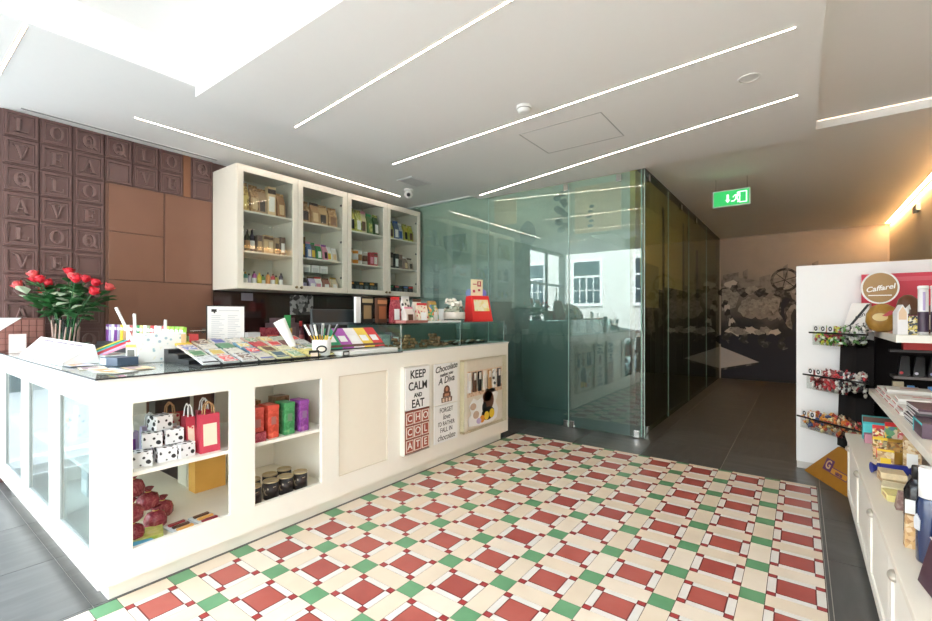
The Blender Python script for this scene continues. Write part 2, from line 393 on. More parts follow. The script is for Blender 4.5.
for k in range(11): silh(blob(-2.46+.06*math.sin(k*1.9), 2.50+.045*k, .055, .04, 8, k), 1, .003)
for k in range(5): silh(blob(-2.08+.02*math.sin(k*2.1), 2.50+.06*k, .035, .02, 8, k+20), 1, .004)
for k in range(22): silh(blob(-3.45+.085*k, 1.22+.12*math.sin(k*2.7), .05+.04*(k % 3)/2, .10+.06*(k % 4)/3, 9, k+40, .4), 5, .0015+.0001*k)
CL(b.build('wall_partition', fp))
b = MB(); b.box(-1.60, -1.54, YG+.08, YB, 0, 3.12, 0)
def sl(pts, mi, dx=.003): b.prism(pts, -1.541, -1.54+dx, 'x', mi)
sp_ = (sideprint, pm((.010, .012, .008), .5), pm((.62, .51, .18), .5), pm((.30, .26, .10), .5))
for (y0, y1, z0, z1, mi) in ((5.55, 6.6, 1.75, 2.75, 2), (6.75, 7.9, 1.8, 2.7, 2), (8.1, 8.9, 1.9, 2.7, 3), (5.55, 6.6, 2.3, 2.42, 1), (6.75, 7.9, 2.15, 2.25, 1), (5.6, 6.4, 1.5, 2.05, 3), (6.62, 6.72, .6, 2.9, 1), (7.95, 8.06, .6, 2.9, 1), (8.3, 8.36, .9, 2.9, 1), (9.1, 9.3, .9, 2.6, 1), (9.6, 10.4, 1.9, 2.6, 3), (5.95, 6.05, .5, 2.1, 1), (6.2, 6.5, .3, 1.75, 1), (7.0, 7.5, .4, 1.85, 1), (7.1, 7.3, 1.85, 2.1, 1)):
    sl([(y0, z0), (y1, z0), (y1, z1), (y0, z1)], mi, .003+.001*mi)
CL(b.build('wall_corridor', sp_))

# glass sheets of the partition, each hung on chrome patch fittings
pane = glass((.84, .92, .90), 1.75, .012, 'partition_glass', f0=.075)
sidepane = glass((.86, .92, .88), 1.5, .012, 'corridor_glass', f0=.012, gcol=.42)
edge = pm((.45, .62, .58), .2)
def gpanel(x0, x1, y0, y1, z1, lab, fits):
    t = thing('glass_partition_panel', lab, 'glass panel', ((x0+x1)/2, (y0+y1)/2, .012))
    cx, cy = (x0+x1)/2, (y0+y1)/2
    m = MB(); m.box(x0-cx, x1-cx, y0-cy, y1-cy, 0, z1-.012); m.build('glass_sheet', pane if x1-x0 > y1-y0 else sidepane, t)
    m = MB()
    if x1-x0 > y1-y0:
        m.box(x1-cx-.006, x1-cx-.0005, y0-cy-.0008, y1-cy+.0008, 0, z1-.012)
    else: m.box(x0-cx-.0008, x1-cx+.0008, y0-cy+.0005, y0-cy+.008, 0, z1-.012)
    m.build('polished_edge', edge, t)
    for (px, py, z) in fits:
        m = MB()
        if x1-x0 > y1-y0: m.box(px-cx-.03, px-cx+.03, y0-cy-.016, y1-cy+.016, z, z+.085)
        else: m.box(x0-cx-.016, x1-cx+.016, py-cy-.03, py-cy+.03, z, z+.085)
        m.build('patch_fitting', CHROME, t, bev=.004)
gpanel(-5.36, -3.53, YG, YG+.012, 3.13, 'glass sheet behind the counter shelf, joining the white wall cabinets', [])
gpanel(-3.52, -2.325, YG, YG+.012, 3.05, 'teal glass sheet between the counter end and the windowed reflection', [(-2.36, YG, -.004), (-2.36, YG, 2.95)])
gpanel(-2.315, -1.412, YG, YG+.012, 3.05, 'teal glass sheet at the outer corner, with the reflected window', [(-1.50, YG, -.004), (-2.28, YG, -.004), (-1.7, YG, 2.95)])
gpanel(-1.468, -1.456, 5.32, 6.6, 3.10, 'dark glass sheet on the corridor side nearest the corner', [(0, 5.55, -.004), (0, 5.6, 2.98)])
gpanel(-1.468, -1.456, 6.61, 8.0, 3.10, 'dark glass sheet along the corridor, second from the corner', [(0, 7.4, 2.98)])
gpanel(-1.468, -1.456, 8.01, 9.7, 3.10, 'dark glass sheet along the corridor, third from the corner', [(0, 8.6, 2.98)])
gpanel(-1.468, -1.456, 9.71, 11.45, 3.10, 'dark glass sheet at the far end of the corridor beside the mural', [])
b = MB(); b.box(-1.54, -1.456, YG+.02, YB, 3.10, 3.118); CL(b.build('trim_3', DARK))

# mural on the back wall
b = MB(); Y = YB
def mu(pts, mi, k): b.prism(pts, Y-.004-.0008*k, Y-.002, 'y', mi)
mats = [mural_mat([(0, (.012, .012, .016)), (.3, (.02, .02, .027)), (.45, (.16, .15, .15)), (.75, (.48, .43, .40)), (1, (.66, .57, .50))], .2, 3.1, .25, nscale=2.5, stretch=(1, 1, 1)),
        ramp_mat([(0, (.015, .014, .016)), (.5, (.04, .037, .04)), (.65, (.20, .19, .19)), (1, (.4, .38, .37))], 11, .6, detail=8), ramp_mat([(.2, (.10, .095, .09)), (.5, (.42, .40, .38)), (1, (.7, .67, .64))], 17, .6, detail=8), pm((.75, .72, .70), .6, var=.1), ramp_mat([(.25, (.12, .11, .11)), (.5, (.33, .31, .30)), (1, (.48, .44, .42))], 9, .6, detail=8), pm((.018, .018, .035), .6), pm((.62, .60, .62), .5)]
mu([(-1.44, 0), (1.30, 0), (1.30, 3.1), (-1.44, 3.1)], 0, 0)
def mb_(cx, cz, rx, rz, mi, k, sd, n=16, j=.25): mu(blob(cx, cz, rx, rz, n, sd, j), mi, k)
mu([(-1.44, 2.0), (1.3, 2.0), (1.3, 2.16), (.6, 2.2), (.1, 2.13), (-.35, 2.2), (-.7, 2.14), (-1.0, 2.22), (-1.44, 2.2)], 4, 1)
for (x, w, h) in ((-1.02, .09, .36), (-.30, .08, .42), (.18, .10, .46), (.42, .45, .34), (-.72, .2, .22), (-1.4, .3, .3)): mu([(x, 2.0), (x+w, 2.0), (x+w, 2.05+h), (x, 2.0+h)], 4, 2)
for k in range(16): mb_(-1.35+.17*k, 1.92+.05*math.sin(k*3), .13, .10, (1, 4, 1, 2)[k % 4], 3+k*.02, k)
for k in range(14): mb_(-.98+.06*k, 1.55+.10*math.sin(k*2.2), .12, .16, (2, 2, 4)[k % 3], 4+k*.02, k+30)
for k in range(8): mb_(-.25+.05*k, 1.6-.08*k % .5, .14, .26, (1, 5, 1, 4)[k % 4], 5+k*.02, k+60)
o_, i_ = circ(-.27, 2.14, .25, .25), circ(-.27, 2.14, .20, .20)
b.ring(o_, i_, Y-.009, Y-.002, 'y', 1)
for k in range(3):
    a = .3+k*PI/3; c, s = math.cos(a), math.sin(a)
    mu([(-.27+c*.21-s*.008, 2.14+s*.21+c*.008), (-.27-c*.21-s*.008, 2.14-s*.21+c*.008), (-.27-c*.21+s*.008, 2.14-s*.21-c*.008), (-.27+c*.21+s*.008, 2.14+s*.21-c*.008)], 1, 6)
mb_(-1.24, 2.09, .12, .09, 3, 5.5, 90); mb_(-1.18, 2.0, .07, .08, 1, 5.7, 91); mu([(-1.42, 1.98), (-1.2, 2.02), (-1.08, 1.86), (-1.16, 1.58), (-1.42, 1.5)], 2, 5.2)
for k in range(9): mb_(-1.36+.03*k, 1.65-.10*k, .06, .10, (1, 3, 1)[k % 3], 6+k*.02, k+100, 11, .35)
for k in range(10): mb_(-1.25+.09*k, 1.06+.03*math.sin(k*2), .10, .07, (3, 2, 4, 2, 3)[k % 5], 6.4+k*.02, k+120, 11, .35)
mu([(-.08, .95), (.1, .9), (.1, 1.75), (.0, 1.66), (-.06, 1.3)], 2, 7)
for k in range(24): mb_(-1.4+.11*k, .86+.05*math.sin(k*1.7), .12, .10, (5, 1, 5)[k % 3], 7.2+k*.01, k+150, 12, .4)
mu([(-1.44, .05), (1.2, .05), (1.2, .85), (-1.44, .85)], 5, 2)
mu([(-1.44, .22), (-.72, .40), (-1.44, .70)], 6, 8); mu([(-1.44, .17), (-.74, .355), (-.74, .395), (-1.44, .22)], 1, 8.2)
tag(b.build('wall_mural', mats), 'grey sepia photo mural of workers and machinery on the end wall', 'mural')
# ------------------------------------------------------------------ lamps and fittings on the ceiling
def strip_light(x0, y0, x1, y1, z, lab, w=.012, e=(1, .92, .84), st=14., grp='recessed light lines', dz=.004):
    t = thing('ceiling_light_line', lab, 'strip light', ((x0+x1)/2, (y0+y1)/2, z), math.atan2(y1-y0, x1-x0), grp)
    L = math.hypot(x1-x0, y1-y0)/2
    m = MB(); m.box(-L, L, -w/2, w/2, -dz*.6, 0); m.build('diffuser', pm(e, .5, emit=st, var=.01), t)
    m = MB()
    for s in (-1, 1): m.box(-L, L, s*(w/2+.003)-.0025, s*(w/2+.003)+.0025, -dz, 0)
    m.build('trim_profile', pm((.80, .62, .46), .5), t)
strip_light(-3.574, 2.28, -.05, 1.915, 3.06, 'light line on the lowered ceiling slab, nearest the slab front edge')
strip_light(-3.586, 3.477, -.028, 3.207, 3.06, 'long light line across the slab, running past the smoke detector')
strip_light(-3.547, 5.088, -.024, 4.205, 3.06, 'slanted light line across the slab, nearest the glass partition')
strip_light(-4.69, 1.434, -4.69, 4.69, 3.14, 'light line in the ceiling in front of the white wall cabinets', w=.010)
strip_light(-4.62, .59, -3.73, .588, 3.14, 'short light line in the ceiling above the roses end of the counter', w=.012)
strip_light(.13, 5.275, 1.31, 5.275, 3.20, 'light line at the ceiling step above the white shelf panel')
strip_light(1.285, 5.6, 1.285, 11.4, 3.12, 'warm light line along the top of the tan corridor wall', w=.05, e=(1, .62, .28), st=20., dz=.008)

def lamp(lab, x, y, z): pass
# smoke detector
t = thing('smoke_detector', 'round white smoke detector on the ceiling slab between light lines', 'smoke detector', (-1.767, 3.146, 3.06))
m = MB(); m.lathe([(.062, 0), (.062, -.014), (.056, -.016)], n=24); m.build('base', WHITE, t)
m = MB(); m.lathe([(.055, -.016), (.055, -.024), (.046, -.044), (.03, -.05), (.001, -.05)], n=24); m.build('sensor_head', WHITE, t)
m = MB(); m.lathe([(.0555, -.019), (.056, -.020), (.056, -.0225), (.0555, -.0235)], n=24); m.build('vent_slot', pm((.12, .12, .12), .6), t)
# round ceiling speaker
m = MB(); o_ = circ(0, 0, .068, .068, 28); m.ring(o_, circ(0, 0, .058, .058, 28), -.006, 0); m.prism(circ(0, 0, .056, .056, 28), -.003, 0)
tag(m.build('ceiling_speaker', WHITE, None, (-.292, 3.704, 3.06)), 'flat round white speaker cover in the ceiling slab', 'speaker')
# access hatch outlined in the slab
m = MB(); m.ring([(-2.075, 3.60), (-1.308, 3.60), (-1.308, 4.20), (-2.075, 4.20)], [(-2.069, 3.606), (-1.314, 3.606), (-1.314, 4.194), (-2.069, 4.194)], 3.0575, 3.06)
m.box(-2.066, -1.317, 3.609, 4.191, 3.0585, 3.06, 1)
tag(m.build('ceiling_hatch', [pm((.42, .42, .42), .7), CEIL]), 'square white access hatch in the ceiling slab, only its outline showing', 'hatch')
# air vent and slot diffuser
t = thing('ceiling_vent', 'pale louvred air vent in the ceiling beside the camera dome', 'vent', (-4.03, 4.29, 3.14))
m = MB(); m.ring([(-.13, -.19), (.13, -.19), (.13, .19), (-.13, .19)], [(-.105, -.165), (.105, -.165), (.105, .165), (-.105, .165)], -.008, 0); m.build('frame', WHITE, t)
m = MB()
for k in range(8): m.box(-.1+.027*k, -.1+.027*k+.012, -.163, .163, -.012, -.001)
m.build('slat', pm((.7, .7, .7), .5), t)
m = MB(); m.box(-.104, .104, -.164, .164, -.0008, 0); m.build('backing', DARK, t)
t = thing('slot_diffuser', 'long narrow air slot in the ceiling along the brown tablet wall', 'vent', (-5.25, 1.58, 3.14))
m = MB()
m.box(-.04, -.018, -.78, .80, -.004, 0); m.box(.018, .04, -.78, .80, -.004, 0); m.build('frame', WHITE, t)
m = MB(); m.box(-.016, .016, -.78, .80, -.002, 0); m.build('slot', pm((.3, .3, .3), .6), t)
# camera dome
t = thing('security_camera', 'small white dome camera under the ceiling in front of the cabinets', 'camera', (-4.339, 4.50, 3.14))
m = MB(); m.lathe([(.06, 0), (.06, -.025), (.05, -.035)], n=24); m.build('mount', WHITE, t)
m = MB(); m.ball((0, 0, -.075), .055, n=14); m.build('housing', WHITE, t)
m = MB(); m.tube((.030, -.030, -.085), (.044, -.044, -.092), .026, n=18); m.build('lens', BLACK, t)
# exit sign
t = thing('exit_sign', 'glowing green escape sign hanging from the corridor ceiling', 'sign', (-.70, 6.5, 2.87))
egreen = pm((.02, .42, .10), .4, emit=.35, var=.02); ewhite = pm((.7, 1, .78), .4, emit=.5, var=.02)
m = MB(); m.box(-.205, .205, -.012, .012, -.105, .105); m.build('housing', pm((.55, .75, .6), .4), t, bev=.004)
m = MB(); m.box(-.19, .19, -.0145, -.0115, -.09, .09); m.build('face', egreen, t)
m = MB()
def ex(pts): m.prism(pts, -.017, -.0145, 'y')
ex([(-.05, .045), (-.025, .045), (-.025, -.02), (-.01, -.02), (-.0375, -.06), (-.065, -.02), (-.05, -.02)])
m.ring([(.085, -.07), (.17, -.07), (.17, .07), (.085, .07)], [(.097, -.06), (.158, -.06), (.158, .058), (.097, .058)], -.017, -.0145, 'y')
ex(circ(.075, .052, .014, .014, 12)); ex([(.04, .036), (.085, .036), (.10, .01), (.088, .006), (.075, .022), (.03, .015), (.025, -.0), (.015, .005)])
ex([(.052, .036), (.078, .036), (.07, -.01), (.045, -.01)]); ex([(.046, -.008), (.066, -.008), (.088, -.04), (.078, -.066), (.066, -.064), (.07, -.042)]); ex([(.05, -.008), (.062, -.012), (.035, -.048), (.0, -.048), (.0, -.036), (.028, -.036)])
m.build('pictogram', ewhite, t)
for s in (-1, 1):
    m = MB(); m.tube((s*.17, 0, .105), (s*.17, 0, .25), .006); m.build('hanger', CHROME, t)
# emergency lamp on the tan corridor wall
t = thing('wall_lamp', 'small white box lamp high on the tan corridor wall', 'lamp', (1.33, 8.9, 2.915))
m = MB(); m.box(-.045, 0, -.14, .14, -.05, .05); m.build('housing', WHITE, t, bev=.006)
m = MB(); m.box(-.05, -.045, -.12, .12, -.03, .03); m.build('diffuser', pm((.2, .2, .22), .3), t)

# ------------------------------------------------------------------ the counter
ctr = thing('shop_counter', 'long cream shop counter with glazed openings, L shaped, on the tiled floor', 'counter', (-2.68, .67, 0))
def cp(m, name, mats, bev=0.): return m.build(name, mats, ctr, (2.68, -.67, 0), (0, 0, 0), bev)
BX, BY, BE, T = -2.68, .67, 4.40, .03
ZB, ZT = .09, 1.085
opens = [(.81, 1.293), (1.438, 1.918), (2.062, 2.543), (2.69, 3.0), (3.09, 3.44), (3.50, 4.28)]
lop = [(-5.0, -4.40), (-4.18, -3.615), (-3.39, -2.81)]
oz0, oz1 = .232, .960
m = MB()
m.box(BX-T, BX, BY, BE, ZB, oz0); m.box(BX-T, BX, BY, BE, oz1, ZT)
e = [BY]+[v for o in opens for v in o]+[BE]
for k in range(0, len(e), 2): m.box(BX-T, BX, e[k], e[k+1], oz0, oz1)
m.box(-5.2, BX-T, BY, BY+T, ZB, oz0); m.box(-5.2, BX-T, BY, BY+T, oz1, ZT)
e = [-5.2]+[v for o in lop for v in o]+[BX-T]
for k in range(0, len(e), 2): m.box(e[k], e[k+1], BY, BY+T, oz0, oz1)
m.box(-3.48, BX-T, BE-T, BE, ZB, ZT); m.box(-5.2, -5.2+T, BY+T, 1.40, ZB, ZT)
cp(m, 'front_frame', CREAMW)
m = MB(); m.box(BX-.02, BX-.012, opens[2][0], opens[2][1], oz0, oz1); cp(m, 'closed_panel', CREAM)
m = MB()
for k in (3, 4, 5): m.box(BX-.03, BX-.004, opens[k][0]-.001, opens[k][1]+.001, oz0-.001, oz1+.001)
cp(m, 'sign_backboard', CREAM)
m = MB(); m.box(-3.42, BX-.055, BY+.055, BE-.07, 0, ZB); m.box(-5.15, -3.42, BY+.055, 1.36, 0, ZB); cp(m, 'plinth', CREAMW)
m = MB(); m.box(-3.45, BX-T, BY+T, BE-T, ZB, .20); m.box(-5.17, -3.45, BY+T, 1.38, ZB, .20); cp(m, 'bottom_board', CREAM)
m = MB(); m.box(-3.45, BX-T, BY+T, 2.05, .585, .605); m.box(-5.17, -3.45, BY+T, 1.38, .585, .605); cp(m, 'shelf', CREAMW)
m = MB()   # uprights and partial back
for (x0, x1, y0, y1) in ((-3.46, -3.44, 1.36, 1.40), (-3.46, -3.42, .95, 1.02), (-3.45, BX-T, 2.0, 2.03), (-3.46, -3.44, 1.55, BE-T), (-3.6, -3.45, 1.36, 1.40), (-4.30, -4.26, BY+T, 1.38)):
    m.box(x0, x1, y0, y1, .20, ZT)
cp(m, 'upright', CREAM)
m = MB(); m.box(-3.49, BX+.008, BY-.008, 2.70, ZT, 1.093, 0); m.box(-3.49, BX+.008, 2.70, BE+.004, ZT, 1.100, 0); m.box(-5.2, -3.49, BY-.008, 1.42, ZT, 1.093, 0); cp(m, 'worktop', pm((.80, .80, .78), .18))
m = MB(); m.box(-3.48, BX+.010, BY-.010, 2.70, 1.0935, 1.1); m.box(-5.18, -3.48, BY-.010, 1.41, 1.0935, 1.1)
gtop = cp(m, 'glass_top', [glass((.93, .97, .96), 1.5, name='top_glass')])
m = MB(); m.box(BX+.0102, BX+.013, BY-.013, 2.70, 1.0925, 1.1); m.box(-4.6, BX+.0102, BY-.013, BY-.0102, 1.0925, 1.1); cp(m, 'glass_edge', DARK)
for (x0, x1) in lop:
    m = MB(); m.box(x0, x1, BY+.012, BY+.018, oz0, oz1); cp(m, 'glass_pane', glass((.88, .95, .95), 1.7, name='counter_pane', f0=.10))
m = MB()
for (x0, x1) in lop:
    m.ring([(x0, oz0), (x1, oz0), (x1, oz1), (x0, oz1)], [(x0+.008, oz0+.008), (x1-.008, oz0+.008), (x1-.008, oz1-.008), (x0+.008, oz1-.008)], BY+.004, BY+.014, 'y')
cp(m, 'pane_bead', pm((.42, .44, .43), .4))
m = MB(); y0, y1 = opens[2]
m.ring([(y0, oz0), (y1, oz0), (y1, oz1), (y0, oz1)], [(y0+.006, oz0+.006), (y1-.006, oz0+.006), (y1-.006, oz1-.006), (y0+.006, oz1-.006)], BX-.012, BX-.004, 'x')
cp(m, 'panel_bead', pm((.66, .60, .50), .5))

# refrigerated glass case standing on the counter
gc = thing('glass_display_case', 'low green glass case on the far end of the counter', 'display case', (-3.03, 3.515, 1.1004))
def gp(m, name, mats, bev=0.): return m.build(name, mats, gc, (3.03, -3.515, -1.10), (0, 0, 0), bev)
m = MB(); m.box(BX-.02, BX-.012, 2.71, 4.33, 1.102, 1.315); gp(m, 'front_pane', TEALGLASS)
m = MB(); m.box(-3.38, BX-.02, 4.322, 4.33, 1.102, 1.315); gp(m, 'end_pane', TEALGLASS)
m = MB(); m.box(-3.38, BX-.02, 2.71, 2.718, 1.102, 1.315); gp(m, 'end_pane', TEALGLASS)
m = MB(); m.box(-3.40, BX-.01, 2.70, 4.34, 1.318, 1.332); gp(m, 'top_shelf', glass((.74, .86, .84), 1.5, name='case_top_glass'))
m = MB(); m.box(-3.40, -3.385, 2.70, 4.34, 1.10, 1.318); gp(m, 'back_panel', pm((.20, .30, .285), .3))
m = MB(); m.box(-3.385, BX-.022, 2.72, 4.32, 1.10, 1.106); gp(m, 'base_board', pm((.36, .44, .42), .3))
for y in (2.705, 3.52, 4.335):
    m = MB(); m.box(BX-.016, BX-.008, y-.004, y+.004, 1.10, 1.318); gp(m, 'corner_profile', pm((.35, .45, .43), .25, .6))
# ------------------------------------------------------------------ goods: makers
def pmesh(name, m, mats, label, cat, group, loc, rz=0, lean=0, roll=0, bev=0.):
    o = m.build(name, mats, None, loc, (roll, lean, rz), bev)
    return tag(o, label, cat, group)
def carton(name, label, cat, loc, w, d, h, body, panel=None, stripe=None, group=None, rz=0, lean=0, roll=0):
    m = MB(); m.box(-d/2, d/2, -w/2, w/2, 0, h, 0)
    if panel: m.box(d/2-.001, d/2+.0015, -w*.36, w*.36, h*.14, h*.66, 1)
    if stripe: m.box(d/2-.001, d/2+.0012, -w*.5, w*.5, h*.76, h*.92, 2); m.box(-d/2, d/2, -w*.36, w*.36, h-.001, h+.001, 2)
    return pmesh(name, m, [body, panel or body, stripe or body], label, cat, group, loc, rz, lean, roll)
def pouch(name, label, cat, loc, w, d, h, body, panel, top, group=None, rz=0, lean=0):
    m = MB()
    m.hexa([(-d/2, -w/2, 0), (d/2, -w/2, 0), (d/2, w/2, 0), (-d/2, w/2, 0)], [(-d*.42, -w*.48, h*.55), (d*.42, -w*.48, h*.55), (d*.42, w*.48, h*.55), (-d*.42, w*.48, h*.55)], 0)
    m.hexa([(-d*.42, -w*.48, h*.55), (d*.42, -w*.48, h*.55), (d*.42, w*.48, h*.55), (-d*.42, w*.48, h*.55)], [(-.004, -w*.5, h*.88), (.004, -w*.5, h*.88), (.004, w*.5, h*.88), (-.004, w*.5, h*.88)], 0)
    m.box(-.004, .004, -w*.5, w*.5, h*.88, h, 2)
    m.hexa([(d*.5, -w*.3, h*.1), (d*.5+.002, -w*.3, h*.1), (d*.5+.002, w*.3, h*.1), (d*.5, w*.3, h*.1)], [(d*.42, -w*.3, h*.52), (d*.42+.003, -w*.3, h*.52), (d*.42+.003, w*.3, h*.52), (d*.42, w*.3, h*.52)], 1)
    return pmesh(name, m, [body, panel, top], label, cat, group, loc, rz, lean)
def gift_bag(label, loc, w, d, h, body, panel, hm, group=None, rz=0):
    t = thing('gift_bag', label, 'gift bag', loc, rz, group)
    m = MB(); m.hexa([(-d/2, -w/2, 0), (d/2, -w/2, 0), (d/2, w/2, 0), (-d/2, w/2, 0)], [(-d*.3, -w/2, h), (d*.3, -w/2, h), (d*.3, w/2, h), (-d*.3, w/2, h)], 0)
    k = lambda z: d*(.5-.2*z/h)+.0015
    m.hexa([(k(h*.18)-.003, -w*.34, h*.18), (k(h*.18), -w*.34, h*.18), (k(h*.18), w*.34, h*.18), (k(h*.18)-.003, w*.34, h*.18)], [(k(h*.75)-.003, -w*.34, h*.75), (k(h*.75), -w*.34, h*.75), (k(h*.75), w*.34, h*.75), (k(h*.75)-.003, w*.34, h*.75)], 1)
    m.build('bag_body', [body, panel], t)
    for s in (-1, 1):
        m = MB(); p = [(s*d*.28, -w*.25, h), (s*d*.2, -w*.2, h+.05), (s*d*.2, 0, h+.072), (s*d*.2, w*.2, h+.05), (s*d*.28, w*.25, h)]
        for a, c in zip(p, p[1:]): m.tube(a, c, .004, n=6)
        m.build('handle', hm, t)
    return t
def bottle(label, loc, r, h, body, cap, lab, group=None, name='bottle', neck=.38, labcol=True, sq=1.):
    t = thing(name, label, 'bottle', loc, 0, group)
    m = MB(); sh = h*(1-neck)
    m.lathe([(r*.9, 0), (r, h*.03), (r, sh*.2), (r, sh*.8), (r, sh), (r*.75, sh+h*neck*.25), (r*.36, sh+h*neck*.5), (r*.32, h*.93)], n=18, mi=0); m.build('glass_body', body, t)
    if lab:
        m = MB(); m.lathe([(r*1.01, sh*.22), (r*1.015, sh*.24), (r*1.015, sh*.76), (r*1.01, sh*.78)], n=18); m.build('paper_label', lab, t)
    m = MB(); m.lathe([(r*.40, h*.80), (r*.40, h*.985), (r*.36, h)], n=16); m.build('cap', cap, t)
    return t
def tin(label, loc, r, h, body, lid, band, group=None, name='tin_can'):
    t = thing(name, label, 'can', loc, 0, group)
    m = MB(); m.lathe([(r*.97, 0), (r, .004), (r, h*.28), (r*1.003, h*.28), (r*1.003, h*.72), (r, h*.72), (r, h*.93)], n=20, mis=[0, 0, 1, 1, 1, 0]); m.build('can_body', [body, band], t)
    m = MB(); m.lathe([(r*1.03, h*.92), (r*1.04, h*.94), (r*1.04, h*.985), (r*1.0, h), (r*.9, h*.985), (r*.88, h*.97), (.001, h*.97)], n=20); m.build('lid', lid, t)
    return t
FLORAL = ramp_mat([(0, (.01, .01, .012)), (.40, (.02, .02, .025)), (.44, (.84, .84, .86)), (1, (.86, .86, .88))], 36, .5, 'voronoi')
SPOTS = ramp_mat([(0, (.03, .03, .03)), (.34, (.04, .04, .04)), (.38, (.84, .83, .8)), (1, (.86, .85, .82))], 22, .5, 'voronoi')
REDPAT = ramp_mat([(0, (.55, .03, .06)), (.30, (.60, .05, .08)), (.36, (.80, .66, .50)), (1, (.85, .76, .62))], 38, .5, 'voronoi')
PASTEL = ramp_mat([(0, (.55, .40, .65)), (.16, (.30, .50, .55)), (.26, (.84, .84, .82)), (.8, (.86, .86, .85)), (1, (.80, .75, .55))], 24, .5, 'voronoi')
MULTI = ramp_mat([(0, (.70, .05, .05)), (.3, (.85, .65, .10)), (.5, (.85, .83, .78)), (.7, (.10, .35, .15)), (1, (.12, .14, .45))], 40, .45, 'cells')
REDFOIL = ramp_mat([(0, (.05, .006, .01)), (.38, (.26, .03, .05)), (.6, (.42, .08, .10)), (1, (.75, .42, .40))], 24, .25, 'noise', 6, 2.5, bump=.8)
TINPAT = lambda c: ramp_mat([(0, tuple(x*.35 for x in c)), (.45, c), (.6, tuple(min(1, x*1.3+.05) for x in c)), (1, (.70, .55, .28))], 22, .35, 'noise', 5, 1.)
SH, BB, CT = .605, .20, 1.1012

# ---- seen through the first opening: upper shelf
k = 0
for (x, y, z, lab) in ((-2.80, .885, 0, 'white box with black flowers, front corner of the counter shelf'), (-2.80, .995, 0, 'white box with black flowers, lower middle of the small pyramid of boxes'),
                       (-2.80, 1.085, 0, 'white box with black flowers, beside the red gift bags on the counter shelf'), (-2.84, .945, .082, 'white box with black flowers, on the second layer toward the counter corner'),
                       (-2.84, 1.045, .082, 'white box with black flowers, on the second layer toward the red bags'), (-2.86, .992, .164, 'white box with black flowers, topmost of the small pyramid')):
    m = MB(); m.box(-.04, .04, -.046, .046, 0, .08)
    pmesh('patterned_box', m, FLORAL, lab, 'box', 'flowered boxes on the counter shelf', (x, y, SH+z), .25*(k % 3-1), bev=.004); k += 1
gift_bag('white gift bag with black spots behind the lilac bags', (-3.10, .86, SH), .14, .08, .20, SPOTS, SPOTS, PAPER, 'gift bags inside the counter')
gift_bag('lilac gift bag nearest the counter corner, behind flowered boxes', (-2.96, .87, SH), .09, .06, .155, LILAC, PURPLE, PAPER, 'gift bags inside the counter')
gift_bag('lilac gift bag in the middle, between two paler ones', (-3.0, .99, SH), .09, .06, .165, pm((.62, .54, .74), .5), LILAC, PAPER, 'gift bags inside the counter')
gift_bag('tall white and red gift bag with cream handles', (-3.0, 1.09, SH), .09, .06, .21, REDPAT, PAPER, KRAFT, 'gift bags inside the counter')
gift_bag('narrow red gift bag standing edge on beside the flowered boxes', (-2.86, 1.135, SH), .05, .10, .21, pm((.50, .04, .07), .5), REDPAT, PAPER, 'gift bags inside the counter')
gift_bag('red gift bag with a cream front panel beside the opening edge', (-2.79, 1.215, SH), .11, .06, .22, pm((.56, .05, .09), .5), pm((.80, .70, .55), .6), KRAFT, 'gift bags inside the counter')
gift_bag('dark red gift bag squeezed behind the cream fronted bag', (-2.93, 1.25, SH), .08, .06, .22, pm((.40, .02, .05), .5), REDPAT, PAPER, 'gift bags inside the counter')
carton('black_box', 'flat black box with a red ribbon at the back of the counter shelf', 'box', (-3.30, 1.20, SH), .20, .10, .26, pm((.08, .06, .05), .5), pm((.45, .05, .05), .5), None)
# lower shelf
k = 0
for (x, y, z, lab) in ((-2.86, .86, 0, 'bottom corner'), (-2.88, .86, .10, 'stacked on the corner one'), (-2.95, 1.0, 0, 'in the middle of the lower shelf'), (-3.0, .98, .10, 'stacked on the middle one'), (-3.08, 1.08, 0, 'farthest back'), (-2.98, .90, .20, 'topmost of the heap')):
    t = thing('wrapped_sweet_bundle', 'dark red wrapped bundle with a gold tie, '+lab, 'sweet bag', (x, y, BB+z), .5*k, 'red wrapped bundles')
    m = MB(); m.lathe([(.045, 0), (.056, .012), (.058, .045), (.047, .075), (.02, .088), (.012, .092), (.03, .115), (.001, .10)], n=9); m.build('bundle', REDFOIL, t)
    m = MB(); m.lathe([(.013, .088), (.016, .092), (.013, .096)], n=8); m.build('gold_tie', GOLD, t); k += 1
for i, (x, y, lab) in enumerate(((-2.80, 1.075, 'clear tray of three chocolate bars nearer the counter corner'), (-2.80, 1.205, 'clear tray of three chocolate bars by the opening edge'))):
    t = thing('chocolate_tray', lab, 'tray', (x, y, BB+.002), .1, 'clear chocolate trays')
    m = MB(); m.box(-.085, .085, -.058, .058, 0, .012); m.build('tray', pm((.62, .66, .68), .25), t, bev=.003)
    for j in range(3):
        m = MB(); m.box(-.06+.045*j, -.038+.045*j, -.042, .042, .010, .021); m.build('chocolate_bar', (pm((.28, .02, .03), .4), BROWN, pm((.72, .35, .08), .4))[(j+i) % 3], t)
m = MB(); m.box(-.07, .07, -.10, .10, 0, .02); pmesh('flat_box', m, ramp_mat([(0, (.03, .05, .03)), (.4, (.45, .50, .08)), (.6, (.70, .68, .25)), (1, (.75, .75, .70))], 20, .4, 'noise', 6), 'yellow and green printed flat box on the bottom board', 'box', None, (-2.86, .90, BB+.002), -.3)
m = MB(); m.box(-.05, .05, -.07, .07, 0, .012); pmesh('flat_box', m, pm((.10, .40, .60), .4), 'small blue flat packet in the front corner of the bottom board', 'box', None, (-2.755, .855, BB+.002), .2)
